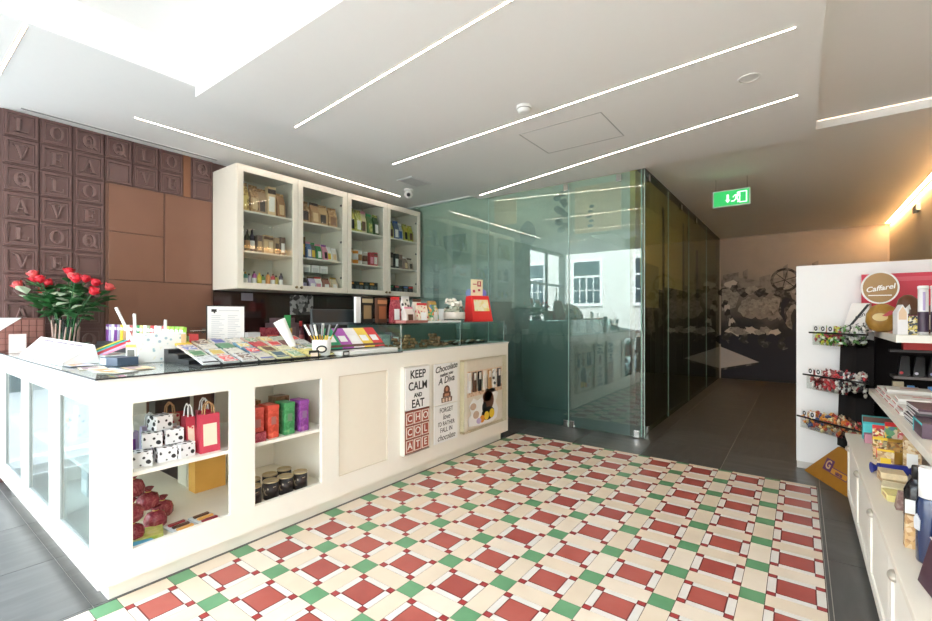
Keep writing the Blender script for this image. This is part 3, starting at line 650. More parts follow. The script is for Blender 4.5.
m = MB(); m.box(-.05, .05, -.10, .10, 0, .34); pmesh('storage_carton', m, ramp_mat([(0, (.70, .34, .05)), (1, (.85, .48, .12))], 6, .6), 'orange carton on the bottom board at the back of the counter', 'carton', None, (-3.32, 1.44, BB+.001))

# ---- second opening
for i, (y, c, w, lab) in enumerate(((1.49, (.50, .06, .04), .08, 'red patterned tin box nearest the counter corner'), (1.595, (.55, .06, .03), .075, 'bright red tin box, between a darker red and a green one'),
                                   (1.71, (.04, .24, .08), .075, 'green tin box, the only green one on the shelf'), (1.82, (.22, .04, .26), .07, 'purple tin box, last in the row of tins'))):
    t = thing('tin_box', lab, 'tin', (-2.80, y, SH), 0, 'patterned tins in the counter')
    m = MB(); m.box(-.06, .06, -w/2, w/2, 0, .20); m.build('tin_body', TINPAT(c), t, bev=.006)
    m = MB(); m.box(-.062, .062, -w/2-.002, w/2+.002, .185, .215); m.build('lid', pm(tuple(min(1, x*1.2+.02) for x in c), .35), t, bev=.006)
    m = MB(); m.box(.0605, .062, -w*.22, w*.22, .09, .14); m.build('label_panel', pm(tuple(x*.5+.12 for x in c), .5), t)
for i, (y, x, c, lab) in enumerate(((1.54, -2.94, (.30, .15, .05), 'brown tin box standing behind the red tins'), (1.76, -2.96, (.20, .10, .04), 'dark brown tin box behind the green tin'))):
    carton('tin_box', lab, 'tin', (x, y, SH), .10, .10, .23, TINPAT(c), None, None, 'patterned tins in the counter')
carton('sweet_packet', 'small dark red packet lying before the row of tins', 'packet', (-2.735, 1.49, SH), .09, .02, .06, REDFOIL, None, None)
lid = pm((.50, .40, .24), .3, .5)
for (x, y, lab) in ((-2.80, 1.49, 'front row, nearest the counter corner'), (-2.80, 1.61, 'front row, second from the corner'), (-2.80, 1.715, 'front row, third from the corner'), (-2.80, 1.825, 'front row, the far end'),
                    (-2.92, 1.55, 'back row, nearest the corner'), (-2.92, 1.67, 'back row, in the middle'), (-2.94, 1.79, 'back row, far end')):
    tin('black can with gold lid, '+lab, (x, y, BB), .048, .118, pm((.016, .014, .016), .3), lid, ramp_mat([(0, (.02, .016, .016)), (.55, (.03, .02, .02)), (.62, (.62, .5, .34)), (1, (.8, .74, .62))], 30, .35, 'noise', 2), 'black cans in the counter')
# ---- behind the glazed corner side
for (x, y, z, w, h, body, pan, lab) in ((-2.95, .82, SH, .10, .20, PAPER, LILAC, 'white gift bag with a lilac panel behind the side glass'), (-3.10, .82, SH, .09, .17, pm((.55, .70, .40), .5), PAPER, 'pale green gift bag behind the side glass'),
                                        (-3.24, .86, SH, .10, .19, PAPER, FLORAL, 'white gift bag with a flowered panel, farthest from the corner'), (-3.8, .86, SH, .11, .20, PASTEL, RED, 'pastel gift bag in the middle side opening')):
    gift_bag(lab, (x, y, z), w, .07, h, body, pan, PAPER, 'gift bags behind the side glass', R(-90))
carton('storage_box', 'small cream box on the bottom board behind the side glass', 'box', (-3.15, .95, BB), .12, .10, .12, pm((.75, .68, .50), .5), None, None, None, R(-90))
carton('storage_box', 'grey file box in the middle side opening', 'box', (-3.85, .95, BB), .14, .12, .16, pm((.5, .55, .58), .5), PAPER, None, None, R(-90))
pouch('sweet_bag', 'clear bag of red and white sweets in the middle side opening', 'sweet bag', (-3.98, .82, SH), .12, .07, .14, MULTI, PAPER, PAPER, None, R(-90))

# ---- signs in the counter front
SX = BX+.001
def plate(name, label, y0, y1, z0, z1, m_, th=.012, x=SX+.03, back=None):
    t = thing(name, label, 'sign', (x, (y0+y1)/2, z0), 0, 'signs on the counter front')
    m = MB(); m.box(-th, 0, -(y1-y0)/2, (y1-y0)/2, 0, z1-z0); m.build('plate', m_, t, bev=.002)
    return t, (y1-y0), z1-z0
def frame_box(label, y0, y1, z0, z1, x0, x1, mats, th=.006):
    t = thing('shallow_sign_box', label, 'display box', (x0, (y0+y1)/2, z0)); W, H = (y1-y0)/2, z1-z0
    m = MB(); m.ring([(-W, 0), (W, 0), (W, H), (-W, H)], [(-W+th, th), (W-th, th), (W-th, H-th), (-W+th, H-th)], 0, x1-x0, 'x'); m.build('rim', mats, t)
    m = MB(); m.box(-.002, .002, -W+th, W-th, th, H-th); m.build('back_sheet', PAPER, t)
    return t
rimm = pm((.72, .70, .64), .3)
fb = frame_box('shallow pale box holding the first two white signs', 2.685, 3.005, .228, .966, BX-.003, BX+.045, rimm)
t, W, H = plate('sign_plate', 'white sign reading KEEP CALM AND EAT in black capitals', 2.695, 2.995, .603, .958, PAPER, x=BX+.050)
for s, z, sz in (('KEEP', .295, .098), ('CALM', .195, .098), ('AND', .117, .05), ('EAT', .045, .098)): text(s, sz, INK, t, (.0006, 0, z), FX, sx=.92, bold=.0016)
t, W, H = plate('chocolate_block_sign', 'brown tablet sign spelling CHOCOLATE in nine squares', 2.695, 2.995, .240, .596, pm((.24, .06, .035), .4), x=BX+.046)
for r, row in enumerate(('CHO', 'COL', 'ATE')):
    for c, ch in enumerate(row):
        yy, zz = -.098+.098*c, .292-.115*r
        m = MB(); m.ring([(yy-.043, zz-.050), (yy+.043, zz-.050), (yy+.043, zz+.050), (yy-.043, zz+.050)], [(yy-.036, zz-.043), (yy+.036, zz-.043), (yy+.036, zz+.043), (yy-.036, zz+.043)], 0, .004, 'x')
        m.prism([(yy-.036, zz-.043), (yy+.036, zz-.043), (yy+.036, zz+.043), (yy-.036, zz+.043)], -.001, .002, 'x', 1)
        m.build('raised_square', [pm((.78, .66, .58), .5), pm((.36, .075, .045), .4)], t)
        text(ch, .082, pm((.85, .80, .76), .5), t, (.0026, yy, zz), FX, bold=.001)
t, W, H = plate('sign_plate', 'white sign with handwritten words over a brown chocolate drawing', 3.095, 3.437, .577, .955, PAPER, x=BX+.020)
for s, y, z, sz in (('Chocolate', 0, .335, .078), ('makes you', .0, .278, .045), ('A Diva', .0, .222, .085)): text(s, sz, INK, t, (.0006, y, z), (R(90), R(-6), R(90)), shear=.3, bold=.001)
m = MB()   # stack of chocolates drawn on the sign
for pts in ([(-.07, .015), (.08, .015), (.085, .06), (-.075, .06)], [(-.055, .062), (.065, .062), (.06, .105), (-.05, .105)]): m.prism(pts, -.001, .0015, 'x', 0)
m.prism(circ(.005, .125, .045, .045, 14), -.001, .0018, 'x', 0); m.prism(circ(.005, .135, .02, .022, 12), -.001, .0024, 'x', 1); m.prism([(-.03, .07), (.04, .07), (.035, .095), (-.025, .095)], -.001, .0024, 'x', 1)
for k in range(3): m.prism([(-.058+.045*k, .02), (-.03+.045*k, .02), (-.03+.045*k, .053), (-.058+.045*k, .053)], -.001, .0024, 'x', 2)
m.build('drawing', [BROWN, pm((.50, .25, .16), .5), pm((.75, .60, .48), .5)], t)
t, W, H = plate('sign_plate', 'white sign about falling in chocolate, in mixed black lettering', 3.095, 3.437, .225, .570, PAPER, x=BX+.020)
for s, z, sz, sh in (('FORGET', .295, .062, 0), ('love', .232, .075, .3), ("I'D RATHER", .170, .056, 0), ('FALL IN', .112, .062, 0), ('chocolate', .045, .078, .35)): text(s, sz, INK, t, (.0006, .0, z), FX, shear=sh, sx=.85)
# clear box with the rack of bars and a cut-out card
bx = thing('clear_display_box', 'clear acrylic display box on the far end of the counter front', 'display box', (BX-.003, 3.89, .24))
m = MB(); W, H = .395, .725
m.ring([(-W, 0), (W, 0), (W, H), (-W, H)], [(-W+.008, .008), (W-.008, .008), (W-.008, H-.008), (-W+.008, H-.008)], 0, .055, 'x'); m.build('rim', glass((.93, .92, .86), 1.45, name='acrylic'), bx)
m = MB(); m.box(-.001, .003, -W+.01, W-.01, .01, H-.01); m.build('back_sheet', pm((.76, .70, .60), .5), bx)
m = MB(); m.box(.003, .05, -W+.01, -W+.06, .02, H-.02); m.build('side_post', pm((.80, .76, .66), .5), bx)
rk = thing('bar_rack', 'pierced golden rack holding upright bars in the clear box', 'rack', (BX+.004, 3.91, .60))
m = MB(); m.box(0, .012, -.335, .335, -.02, .05); m.box(0, .012, -.335, .335, .185, .235); m.build('rail', ramp_mat([(0, (.30, .14, .06)), (.4, (.72, .50, .34)), (1, (.80, .66, .52))], 30, .5, 'voronoi'), rk)
bars = ((PAPER, 'white'), (BROWN, 'brown'), (BLACK, 'black'), (pm((.80, .70, .62), .5), 'cream'), (KRAFT, 'kraft brown'), (SPOTS, 'black spotted'), (DARK, 'dark grey'))
for k, (mm, nm) in enumerate(bars):
    m = MB(); m.box(0, .014, -.026, .026, 0, .20, 0); m.box(.0138, .0155, -.018, .018, .12, .19, 1)
    pmesh('chocolate_stick', m, [mm, pm((.82, .76, .70), .5)], '%s chocolate stick standing in the golden rack' % nm, 'chocolate', 'sticks in the golden rack', (BX+.018, 3.62+.092*k, .625), bev=.003)
cd = thing('cutout_card', 'white cut-out card with brown, black and yellow shapes', 'card', (BX+.006, 3.92, .265))
m = MB(); m.prism([(-.29, .02), (-.10, 0), (.14, 0), (.22, .03), (.25, .12), (.20, .2), (.25, .29), (.16, .36), (.02, .37), (-.05, .28), (-.14, .26), (-.2, .29), (-.28, .22), (-.24, .14), (-.3, .09)], 0, .010, 'x'); m.build('card', PAPER, cd)
m = MB()
for (y, z, ry, rz, mi) in ((.06, .23, .10, .10, 0), (.04, .28, .09, .06, 0), (.05, .10, .12, .07, 1), (-.02, .17, .04, .06, 1), (.12, .09, .05, .05, 2), (.02, .08, .045, .045, 2), (-.06, .06, .04, .04, 3), (-.22, .21, .05, .035, 4), (-.17, .12, .05, .04, 4), (-.12, .05, .04, .03, 5)):
    m.prism(circ(y, z, ry, rz, 16), .009, .0115+.0006*mi, 'x', mi)
m.build('print', [BROWN, BLACK, YELLOW, ORANGE, pm((.62, .45, .35), .5), LILAC], cd)
# ------------------------------------------------------------------ goods on the counter top
# wedge shaped white board on the wall end
t = thing('price_board', 'large sloping white board lying on the wall end of the counter', 'board', (-4.1, .76, CT))
m = MB(); m.hexa([(-.54, -.06, 0), (.63, -.06, 0), (.55, .14, 0), (-.66, .12, 0)], [(-.54, -.06, .012), (.63, -.06, .022), (.52, .12, .115), (-.68, .08, .135)]); m.build('board', pm((.86, .86, .86), .35), t, bev=.003)
def onb(u, v):   # point on the sloping face
    a = Vector((-.54, -.06, .012)); c = Vector((.63, -.06, .022)); d = Vector((.52, .12, .115)); e = Vector((-.68, .08, .135))
    p = (a.lerp(c, u)).lerp(e.lerp(d, u), v); return p
m = MB()
for k in range(26):
    u = .12+.03*k
    if k in (8, 17): continue
    p, q = onb(u, .80), onb(u+.018, .80+.1*random.random())
    m.hexa([p+Vector((0, 0, 0)), onb(u+.018, .80), onb(u+.018, .86+.05*random.random()), onb(u, .88)], [x+Vector((0, -.001, .002)) for x in (p, onb(u+.018, .80), onb(u+.018, .86), onb(u, .88))])
m.build('lettering', pm((.30, .26, .30), .6), t)
# pinkish box with tablet relief against the brown wall, with two small cards before it
t = thing('tablet_box', 'brown relief box with chocolate squares and a white corner, against the brown wall', 'box', (-5.15, .78, CT), R(8))
m = MB(); m.box(-.02, .02, -.15, .15, 0, .28); m.build('box_body', pm((.24, .10, .085), .45), t, bev=.004)
m = MB()
for r in range(5):
    for c in range(6): m.box(.02, .028, -.14+.047*c, -.10+.047*c, .02+.05*r, .062+.05*r)
m.build('relief_squares', pm((.34, .15, .125), .4), t)
m = MB(); m.prism([(-.15, .16), (-.15, .28), (.0, .28)], .0285, .031, 'x'); m.build('corner_label', PAPER, t)
carton('gift_card_box', 'small pale pink card box standing before the brown relief box', 'box', (-5.02, .745, CT), .10, .04, .15, pm((.66, .55, .52), .5), PAPER, None, None, R(-10))
m = MB(); m.box(-.06, .06, -.04, .04, 0, .015); pmesh('folded_card', m, PAPER, 'white folded card lying beside the flower vase', 'card', None, (-4.93, .93, CT), .5)

# vase of roses
VX, VY = -5.02, 1.04
t = thing('flower_vase', 'clear glass vase wrapped with dried stems at the wall end', 'vase', (VX, VY, CT))
m = MB(); m.lathe([(.075, 0), (.08, .01), (.07, .12), (.085, .26), (.095, .27), (.088, .27), (.064, .12), (.07, .014), (.001, .012)], n=24); m.build('glass_body', glass((.72, .82, .80), 1.45, name='vase_glass'), t)
m = MB()
for k in range(16):
    a = 2*PI*k/16; m.tube((.082*math.cos(a), .082*math.sin(a), .06), (.09*math.cos(a+.2), .09*math.sin(a+.2), .20+.03*(k % 3)), .006, n=5)
m.build('stem_wrap', ramp_mat([(0, (.25, .12, .10)), (1, (.65, .50, .42))], 30, .7), t)
roses = [(-.36, 1.66), (-.31, 1.70), (-.25, 1.735), (-.235, 1.60), (-.17, 1.775), (-.10, 1.72), (-.01, 1.83), (.045, 1.77), (.15, 1.76), (.26, 1.735), (.33, 1.715), (.41, 1.685), (.465, 1.645), (.485, 1.585)]
rd = Vector((math.cos(.6), math.sin(.6), 0)); vd = Vector((-.597, .802, 0))
random.seed(3)
for k, (s, z) in enumerate(roses):
    lab = 'red rose in the glass vase, %s from the wall end of the bouquet' % ORD[k] if k else 'red rose in the glass vase, nearest the wall end of the bouquet'
    t = thing('rose', lab, 'rose', (VX, VY, CT+.02), 0, 'roses in the vase')
    depth = (random.random()-.5)*.30
    s = (s-.06)*.80; z = 1.60+(z-1.60)*.75
    tip = rd*s+vd*depth+Vector((0, 0, z-CT-.02))
    b0 = Vector((rd.x*s*.08, rd.y*s*.08, .0)); mid = b0.lerp(tip, .45)*1.0+Vector((-rd.x*s*.12, -rd.y*s*.12, .04))
    m = MB(); m.tube(b0, mid, .0045, n=6); m.tube(mid, tip, .0045, n=6); m.build('stem', LEAF, t)
    m = MB(); d = (tip-mid).normalized()
    q = d.to_track_quat('Z', 'Y').to_matrix().to_4x4(); m.M = Matrix.Translation(tip) @ q
    m.lathe([(.006, -.02), (.026, -.004), (.034, .014), (.030, .034), (.020, .044), (.010, .036), (.001, .03)], n=10)
    for j in range(5):
        a = 2*PI*j/5; ca, sa = math.cos(a), math.sin(a); cb, sb = math.cos(a+.9), math.sin(a+.9); cm, sm = math.cos(a+.45), math.sin(a+.45)
        m._add([(.020*ca, .020*sa, 0), (.020*cb, .020*sb, 0), (.042*cb, .042*sb, .026), (.046*cm, .046*sm, .036), (.042*ca, .042*sa, .026)], [(0, 1, 2, 3, 4)], 0, True)
    m.build('bloom', ROSE if k % 4 else pm((.70, .10, .10), .45, var=.3), t)
    for j in range(13):
        f = .26+.046*j; p = mid.lerp(tip, max(0, (f-.3)/.7)) if f > .3 else b0
        a = random.random()*2*PI; L = .10+.07*random.random(); dr = Vector((math.cos(a), math.sin(a), .9*random.random()-.2)).normalized(); sd = dr.cross(Vector((0, 0, 1))).normalized()*L*.36
        m = MB(); tipv = p+dr*L-Vector((0, 0, .015))
        m._add([p, p+dr*L*.4+sd+Vector((0, 0, .008)), p+dr*L*.75+sd*.6, tipv, p+dr*L*.75-sd*.6, p+dr*L*.4-sd+Vector((0, 0, .008)), p+dr*L*.5+Vector((0, 0, -.008))], [(0, 1, 6), (1, 2, 6), (2, 3, 6), (3, 4, 6), (4, 5, 6), (5, 0, 6)], 0)
        m.build('leaf', LEAF if random.random() < .84 else LEAFW, t)

# rack of upright bars with bright spines at the back of the wall end
t = thing('bar_stand', 'low dark stand under the row of coloured chocolate bars', 'stand', (-4.2, 1.30, CT))
m = MB(); m.box(-.75, .85, -.07, .07, 0, .075); m.box(-.75, .85, -.09, -.07, 0, .05); m.build('stand', pm((.05, .05, .055), .4), t, bev=.003)
spine = [PURPLE, LILAC, PAPER, PURPLE, pm((.4, .36, .5), .4), YELLOW, KRAFT, PAPER, pm((.35, .05, .05), .4), pm((.65, .62, .50), .5), GREEN, pm((.7, .6, .2), .4), PAPER, pm((.3, .35, .2), .4), RED, PAPER, pm((.55, .55, .50), .5), RED, pm((.45, .6, .1), .4), pm((.30, .62, .05), .4), pm((.25, .55, .06), .4), pm((.35, .65, .08), .4)]
nm = 'purple lilac white purple slate yellow tan white maroon ivory green mustard white olive red white grey red lime green green lime'.split()
for k, mm in enumerate(spine):
    m = MB(); m.box(-.028, .028, -.012, .012, 0, .145, 0); m.box(-.0285, .0285, -.0125, -.0115, .10, .125, 1)
    pmesh('chocolate_bar', m, [mm, PAPER], '%s chocolate bar on the low dark stand, %s from the vase' % (nm[k], ORD[k] if k < 20 else ('twenty-first', 'twenty-second')[k-20]), 'chocolate bar', 'bars on the dark stand', (-4.90+.073*k, 1.30, CT+.0765), 0, .08, bev=.002)
m = MB(); m.box(-.15, .15, -.03, .03, 0, .17, 0); m.box(-.15, .15, -.031, -.029, .09, .16, 1)
pmesh('red_carton', m, [pm((.62, .08, .09), .4), PAPER], 'red and white carton at the end of the bar row', 'box', None, (-3.50, 1.365, CT))

# boxes of thin coloured sticks near the corner
t = thing('stick_box', 'open pale box of thin coloured chocolate sticks near the counter corner', 'box', (-3.66, .98, CT), R(12))
m = MB(); m.box(-.12, .12, -.09, .09, 0, .045); m.build('box_body', pm((.70, .74, .70), .4), t, bev=.002)
for k, mm in enumerate((YELLOW, GREEN, TEAL, RED, RED, LILAC, PINK)):
    m = MB(); m.hexa([(-.115+.033*k, -.085, .046), (-.09+.033*k, -.085, .046), (-.05+.033*k, .10, .125), (-.075+.033*k, .10, .125)], [(-.115+.033*k, -.085, .052), (-.09+.033*k, -.085, .052), (-.05+.033*k, .10, .133), (-.075+.033*k, .10, .133)]); m.build('chocolate_stick', mm, t)
t = thing('slate_box', 'slate blue box with a grey front beside the coloured sticks', 'box', (-3.30, .93, CT), R(15))
m = MB(); m.box(-.08, .08, -.06, .06, 0, .05); m.build('box_body', pm((.06, .09, .14), .4), t, bev=.003)
m = MB(); m.box(-.08, -.02, -.062, -.0602, .006, .044); m.build('front_label', pm((.45, .50, .54), .5), t)
carton('tea_box', 'narrow white box with black figures standing beside the slate box', 'box', (-3.36, 1.02, CT), .06, .05, .13, pm((.78, .76, .70), .5), pm((.12, .12, .10), .5), GOLD, None, R(-50))
fly = ((-3.05, .80, .10, (.84, .84, .84), 'white'), (-3.22, .78, -.15, (.80, .70, .55), 'tan'), (-2.90, .80, .35, (.82, .80, .72), 'cream'), (-3.0, .93, .0, (.80, .60, .35), 'orange tinted'), (-3.45, .77, .05, (.72, .72, .84), 'pale blue'))
for k, (x, y, rz, c, n) in enumerate(fly):
    t = thing('leaflet', '%s leaflet lying flat near the counter corner' % n, 'leaflet', (x, y, CT+.0012*k), rz, 'leaflets at the counter corner')
    m = MB(); m.box(-.085, .085, -.06, .06, 0, .001); m.build('sheet', pm(c, .6), t)
    m = MB(); m.box(-.07, .0, -.045, .03, .001, .0014); m.box(.01, .07, -.045, -.02, .001, .0014); m.build('printed_block', pm((.35, .25, .30) if k % 2 else (.60, .35, .15), .6), t)
# white printed box standing on the counter
t = thing('butterfly_box', 'white carton printed with pastel butterflies standing on the counter', 'box', (-3.36, 1.165, CT), R(0))
m = MB(); m.box(-.05, .05, -.135, .135, 0, .185); m.build('carton', PASTEL, t, bev=.003)
m = MB(); m.box(-.05, .051, .105, .136, .01, .175); m.build('gold_side', pm((.75, .55, .30), .5), t)
for k, (p0, p1, lab) in enumerate((((-3.43, 1.09, CT+.004), (-3.56, .985, CT+.35), 'white straw leaning far out over the butterfly carton'), ((-3.45, 1.06, CT+.001), (-3.46, 1.055, CT+.31), 'short white straw standing straight behind the butterfly carton'), ((-3.43, 1.22, CT+.001), (-3.44, 1.225, CT+.27), 'stubby cream straw at the far corner of the butterfly carton'))):
    m = MB(); m.tube(p0, p1, .009, n=10); pmesh('paper_straw', m, PAPER, lab, 'straw', 'straws by the butterfly carton', (0, 0, 0))

# the tiered spread of chocolate tablets
t = thing('tiered_stand', 'low black stepped stand under the spread of chocolate tablets', 'stand', (-3.10, 1.62, CT))
m = MB()
for r in range(4): m.box(.16-.15*r, .31-.15*r, -.45, .50, 0, .004+.026*r)
m.build('step', DARK, t)
rowc = [[(.72, .74, .76), (.60, .62, .62), (.78, .78, .78), (.70, .66, .55), (.74, .70, .40), (.78, .72, .38), (.80, .70, .25), (.74, .66, .30)],
        [(.78, .74, .62), (.70, .72, .74), (.80, .76, .66), (.10, .22, .34), (.78, .70, .35), (.75, .70, .45), (.76, .62, .25), (.60, .62, .55)],
        [(.80, .62, .55), (.75, .70, .62), (.12, .30, .16), (.20, .42, .58), (.66, .08, .10), (.75, .70, .60), (.28, .10, .10), (.72, .70, .66)],
        [(.85, .62, .04), (.76, .66, .46), (.78, .72, .60), (.78, .74, .66), (.76, .52, .44), (.70, .60, .40), (.60, .62, .50), (.62, .56, .46)]]
acc = [INK, pm((.05, .10, .14), .5), RED, pm((.10, .25, .12), .5), BROWN, pm((.55, .40, .10), .5), pm((.10, .12, .35), .5)]
_t2 = {}
def TAB(c):
    c = tuple(x*.8 for x in c)
    return ramp_mat([(0, tuple(x*.25 for x in c)), (.36, tuple(x*.6 for x in c)), (.44, c), (1, tuple(min(.9, x*1.1) for x in c))], 46, .35, 'noise', 5, .5)
def TAB2(m_):
    if m_ not in _t2:
        c = tuple(m_.node_tree.nodes['Mix'].inputs['A'].default_value)[:3]
        _t2[m_] = ramp_mat([(0, c), (.45, tuple(x*1.6+.03 for x in c)), (.55, (.75, .72, .66)), (1, c)], 60, .4, 'cells')
    return _t2[m_]
rows = ('front row', 'second row', 'third row', 'back row')
for r in range(4):
    for c in range(8):
        m = MB(); m.box(-.07, .07, -.048, .048, 0, .012, 0)
        m.box(-.045, .03, -.036, .036, .0118, .0128, 1 if (r+c) % 3 else 0); m.box(.04, .062, -.044, .044, .0118, .0126, 1); m.box(-.068, -.056, -.03, .01, .0118, .0126, 1)
        y = 1.235+.117*c+.015*r
        pmesh('chocolate_tablet', m, [TAB(rowc[r][c]), acc[(r*3+c*2) % 7] if (r*5+c*3) % 4 < 2 else TAB2(acc[(r*3+c*2) % 7])], 'wrapped chocolate tablet in the %s of the stepped stand, %s from the butterfly carton' % (rows[r], ORD[c]), 'chocolate bar', 'tablets on the stepped stand', (-2.86-.152*r, y, CT+.026+.026*r), .06*math.sin(3*c+r), R(15), bev=.002)
# sheet of paper in a stand
t = thing('menu_stand', 'upright white printed sheet in a black edged stand', 'sign', (-3.43, 1.62, CT), R(-8))
m = MB(); m.box(-.008, -.001, -.132, .132, 0, .372); m.box(-.04, .03, -.132, .132, 0, .006); m.build('stand', BLACK, t)
m = MB(); m.box(-.001, .001, -.126, .126, .008, .366); m.build('sheet', PAPER, t)
m = MB(); gl = pm((.62, .63, .66), .6)
m.prism([(-.10, .325), (-.065, .325), (-.065, .345), (-.10, .345)], .001, .0016, 'x', 1); m.prism([(-.085, .315), (-.075, .315), (-.075, .326), (-.085, .326)], .001, .0016, 'x', 1)
for k in range(20):
    m.box(.0008, .0014, -.10, -.10+.07+.02*math.sin(k*2.3), .03+.014*k, .035+.014*k); m.box(.0008, .0014, .01, .01+.07+.02*math.cos(k*1.9), .03+.014*k, .035+.014*k)
m.box(.0008, .0014, -.05, .09, .332, .338); m.build('printed_lines', [gl, INK], t)
# cone, mug, logo blocks
t = thing('paper_cone', 'tall white paper cone leaning, with a green card in its mouth', 'cone', (-3.03, 1.955, CT+.002), 0)
m = MB(); m.tube((0, 0, 0), (-.05, -.12, .26), .018, .045, n=16); m.build('cone', PAPER, t)
m = MB(); m.hexa([(-.055, -.09, .20), (-.05, -.03, .20), (-.06, -.02, .30), (-.065, -.07, .30)], [(-.052, -.09, .20), (-.047, -.03, .20), (-.057, -.02, .30), (-.062, -.07, .30)]); m.build('green_card', GREEN, t)
m = MB(); m.box(-.001, .02, -.03, .03, .0, .06, 0); m.box(.0195, .0212, -.014, .014, .02, .045, 1); pmesh('logo_block', m, [PAPER, pm((.35, .03, .06), .5)], 'white block with a dark red mark at the foot of the paper cone', 'sign', None, (-2.97, 2.0, CT))
t = thing('spoon_pot', 'white pot with a dark oval badge on the counter', 'pot', (-2.84, 2.03, CT))
m = MB(); m.lathe([(.05, 0), (.062, .01), (.068, .08), (.066, .12), (.060, .12), (.058, .03), (.001, .03)], n=24); m.build('pot', PAPER, t)
m = MB()
m.M = Matrix.Rotation(R(-36), 4, 'Z'); m.prism(circ(0, .055, .038, .028, 20), .064, .071, 'x', 0); m.prism(circ(0, .055, .026, .016, 20), .070, .0725, 'x', 1); m.build('badge', [BLACK, pm((.7, .6, .5), .5)], t)
for k in range(12):
    a = k*2.4; r = .02+.03*(k % 3)/2; tilt = .07+.05*(k % 4)/3
    t = thing('wrapped_lollipop', 'dark tipped stick with a gold foot in the white pot', 'lollipop', (-2.84, 2.03, CT+.031), 0, 'sticks in the white pot')
    p0 = Vector((r*math.cos(a)*.5, r*math.sin(a)*.5, .0)); p1 = Vector((math.cos(a)*tilt, math.sin(a)*tilt, .20)); q = p0.lerp(p1, .62)
    m = MB(); m.tube(p0, q, .004, n=6); m.build('stick', GOLD if k % 2 else YELLOW, t)
    m = MB(); m.tube(q, p1, .009, .007, n=7); m.build('wrapped_tip', (DARK, PAPER, pm((.3, .3, .32), .4))[k % 3], t)
carton('logo_card', 'small black round edged card with a pale mark beside the white pot', 'card', (-2.79, 1.93, CT), .07, .008, .05, BLACK, pm((.72, .6, .5), .5), None, None, R(-20))
# fan of five large bars on a white tray
t = thing('white_tray', 'long white tray under the fan of five bright bars', 'tray', (-2.80, 2.41, CT))
m = MB(); m.box(-.10, .075, -.29, .29, 0, .03); m.build('tray', WHITE, t, bev=.004)
t2 = carton('price_tag', 'small black price tag hanging on the white tray edge', 'tag', (-2.722, 2.16, CT+.001), .055, .004, .034, BLACK, pm((.6, .6, .6), .5), None)
for k, (mm, n) in enumerate(((pm((.02, .30, .14), .4), 'green'), (pm((.36, .08, .38), .4), 'purple'), (pm((.80, .78, .78), .4), 'white'), (pm((.80, .58, .08), .4), 'yellow'), (pm((.62, .04, .05), .4), 'red'))):
    m = MB(); m.box(-.13, .13, -.052, .052, 0, .016, 0); m.box(-.02, .06, -.03, .03, .0155, .017, 1); m.box(.10, .13, -.052, .052, .0155, .0168, 2)
    pmesh('chocolate_bar', m, [mm, PAPER, BROWN], '%s bar in the fan of five bright bars' % n, 'chocolate bar', 'fan of five bars', (-2.93, 2.17+.108*k, CT+.112), R(-14), R(32), bev=.003)
t = thing('bar_easel', 'dark sloping rest behind the five bright bars', 'stand', (-3.02, 2.40, CT))
m = MB(); m.prism([(.135, .0), (-.10, .0), (-.10, .145), (-.08, .145)], -.27, .27, 'y'); m.build('rest', DARK, t)

# till screen
t = thing('till_screen', 'black till screen seen from behind on the counter', 'monitor', (-3.36, 2.60, CT))
m = MB(); m.box(-.08, .06, -.11, .11, 0, .016); m.build('base', BLACK, t, bev=.004)
m = MB(); m.box(-.03, .02, -.05, .05, .016, .17); m.build('neck', BLACK, t)
m = MB(); m.hexa([(-.07, -.27, .125), (-.02, -.27, .120), (-.02, .25, .120), (-.07, .25, .125)], [(-.07, -.27, .355), (-.045, -.27, .355), (-.045, .25, .355), (-.07, .25, .355)]); m.build('screen_shell', pm((.022, .027, .032), .3), t, bev=.008)
m = MB(); m.hexa([(-.02, -.27, .215), (-.008, -.27, .212), (-.008, .25, .212), (-.02, .25, .215)], [(-.03, -.27, .235), (-.015, -.27, .235), (-.015, .25, .235), (-.03, .25, .235)]); m.build('rear_ridge', pm((.10, .12, .14), .3), t)
m = MB(); m.box(-.014, -.009, -.19, -.165, .205, .23); m.build('indicator', PAPER, t)
t = thing('card_reader', 'dark card reader lying beside the till screen', 'card reader', (-3.20, 2.60, CT))
m = MB(); m.box(-.06, .06, -.05, .05, 0, .045); m.build('shell', BLACK, t, bev=.008)
m = MB(); m.box(-.045, .0, -.035, .035, .0445, .047); m.build('screen', pm((.15, .22, .25), .2), t)
for k in range(3):
    carton('till_roll_box', '%s box behind the fan of bars near the till' % ('dark blue', 'pale grey', 'slate')[k], 'box', (-3.30, 2.93+.13*k, CT), .11, .10, .09+.02*k, (pm((.05, .10, .18), .4), pm((.6, .62, .62), .5), pm((.12, .16, .20), .4))[k], PAPER, None, None)

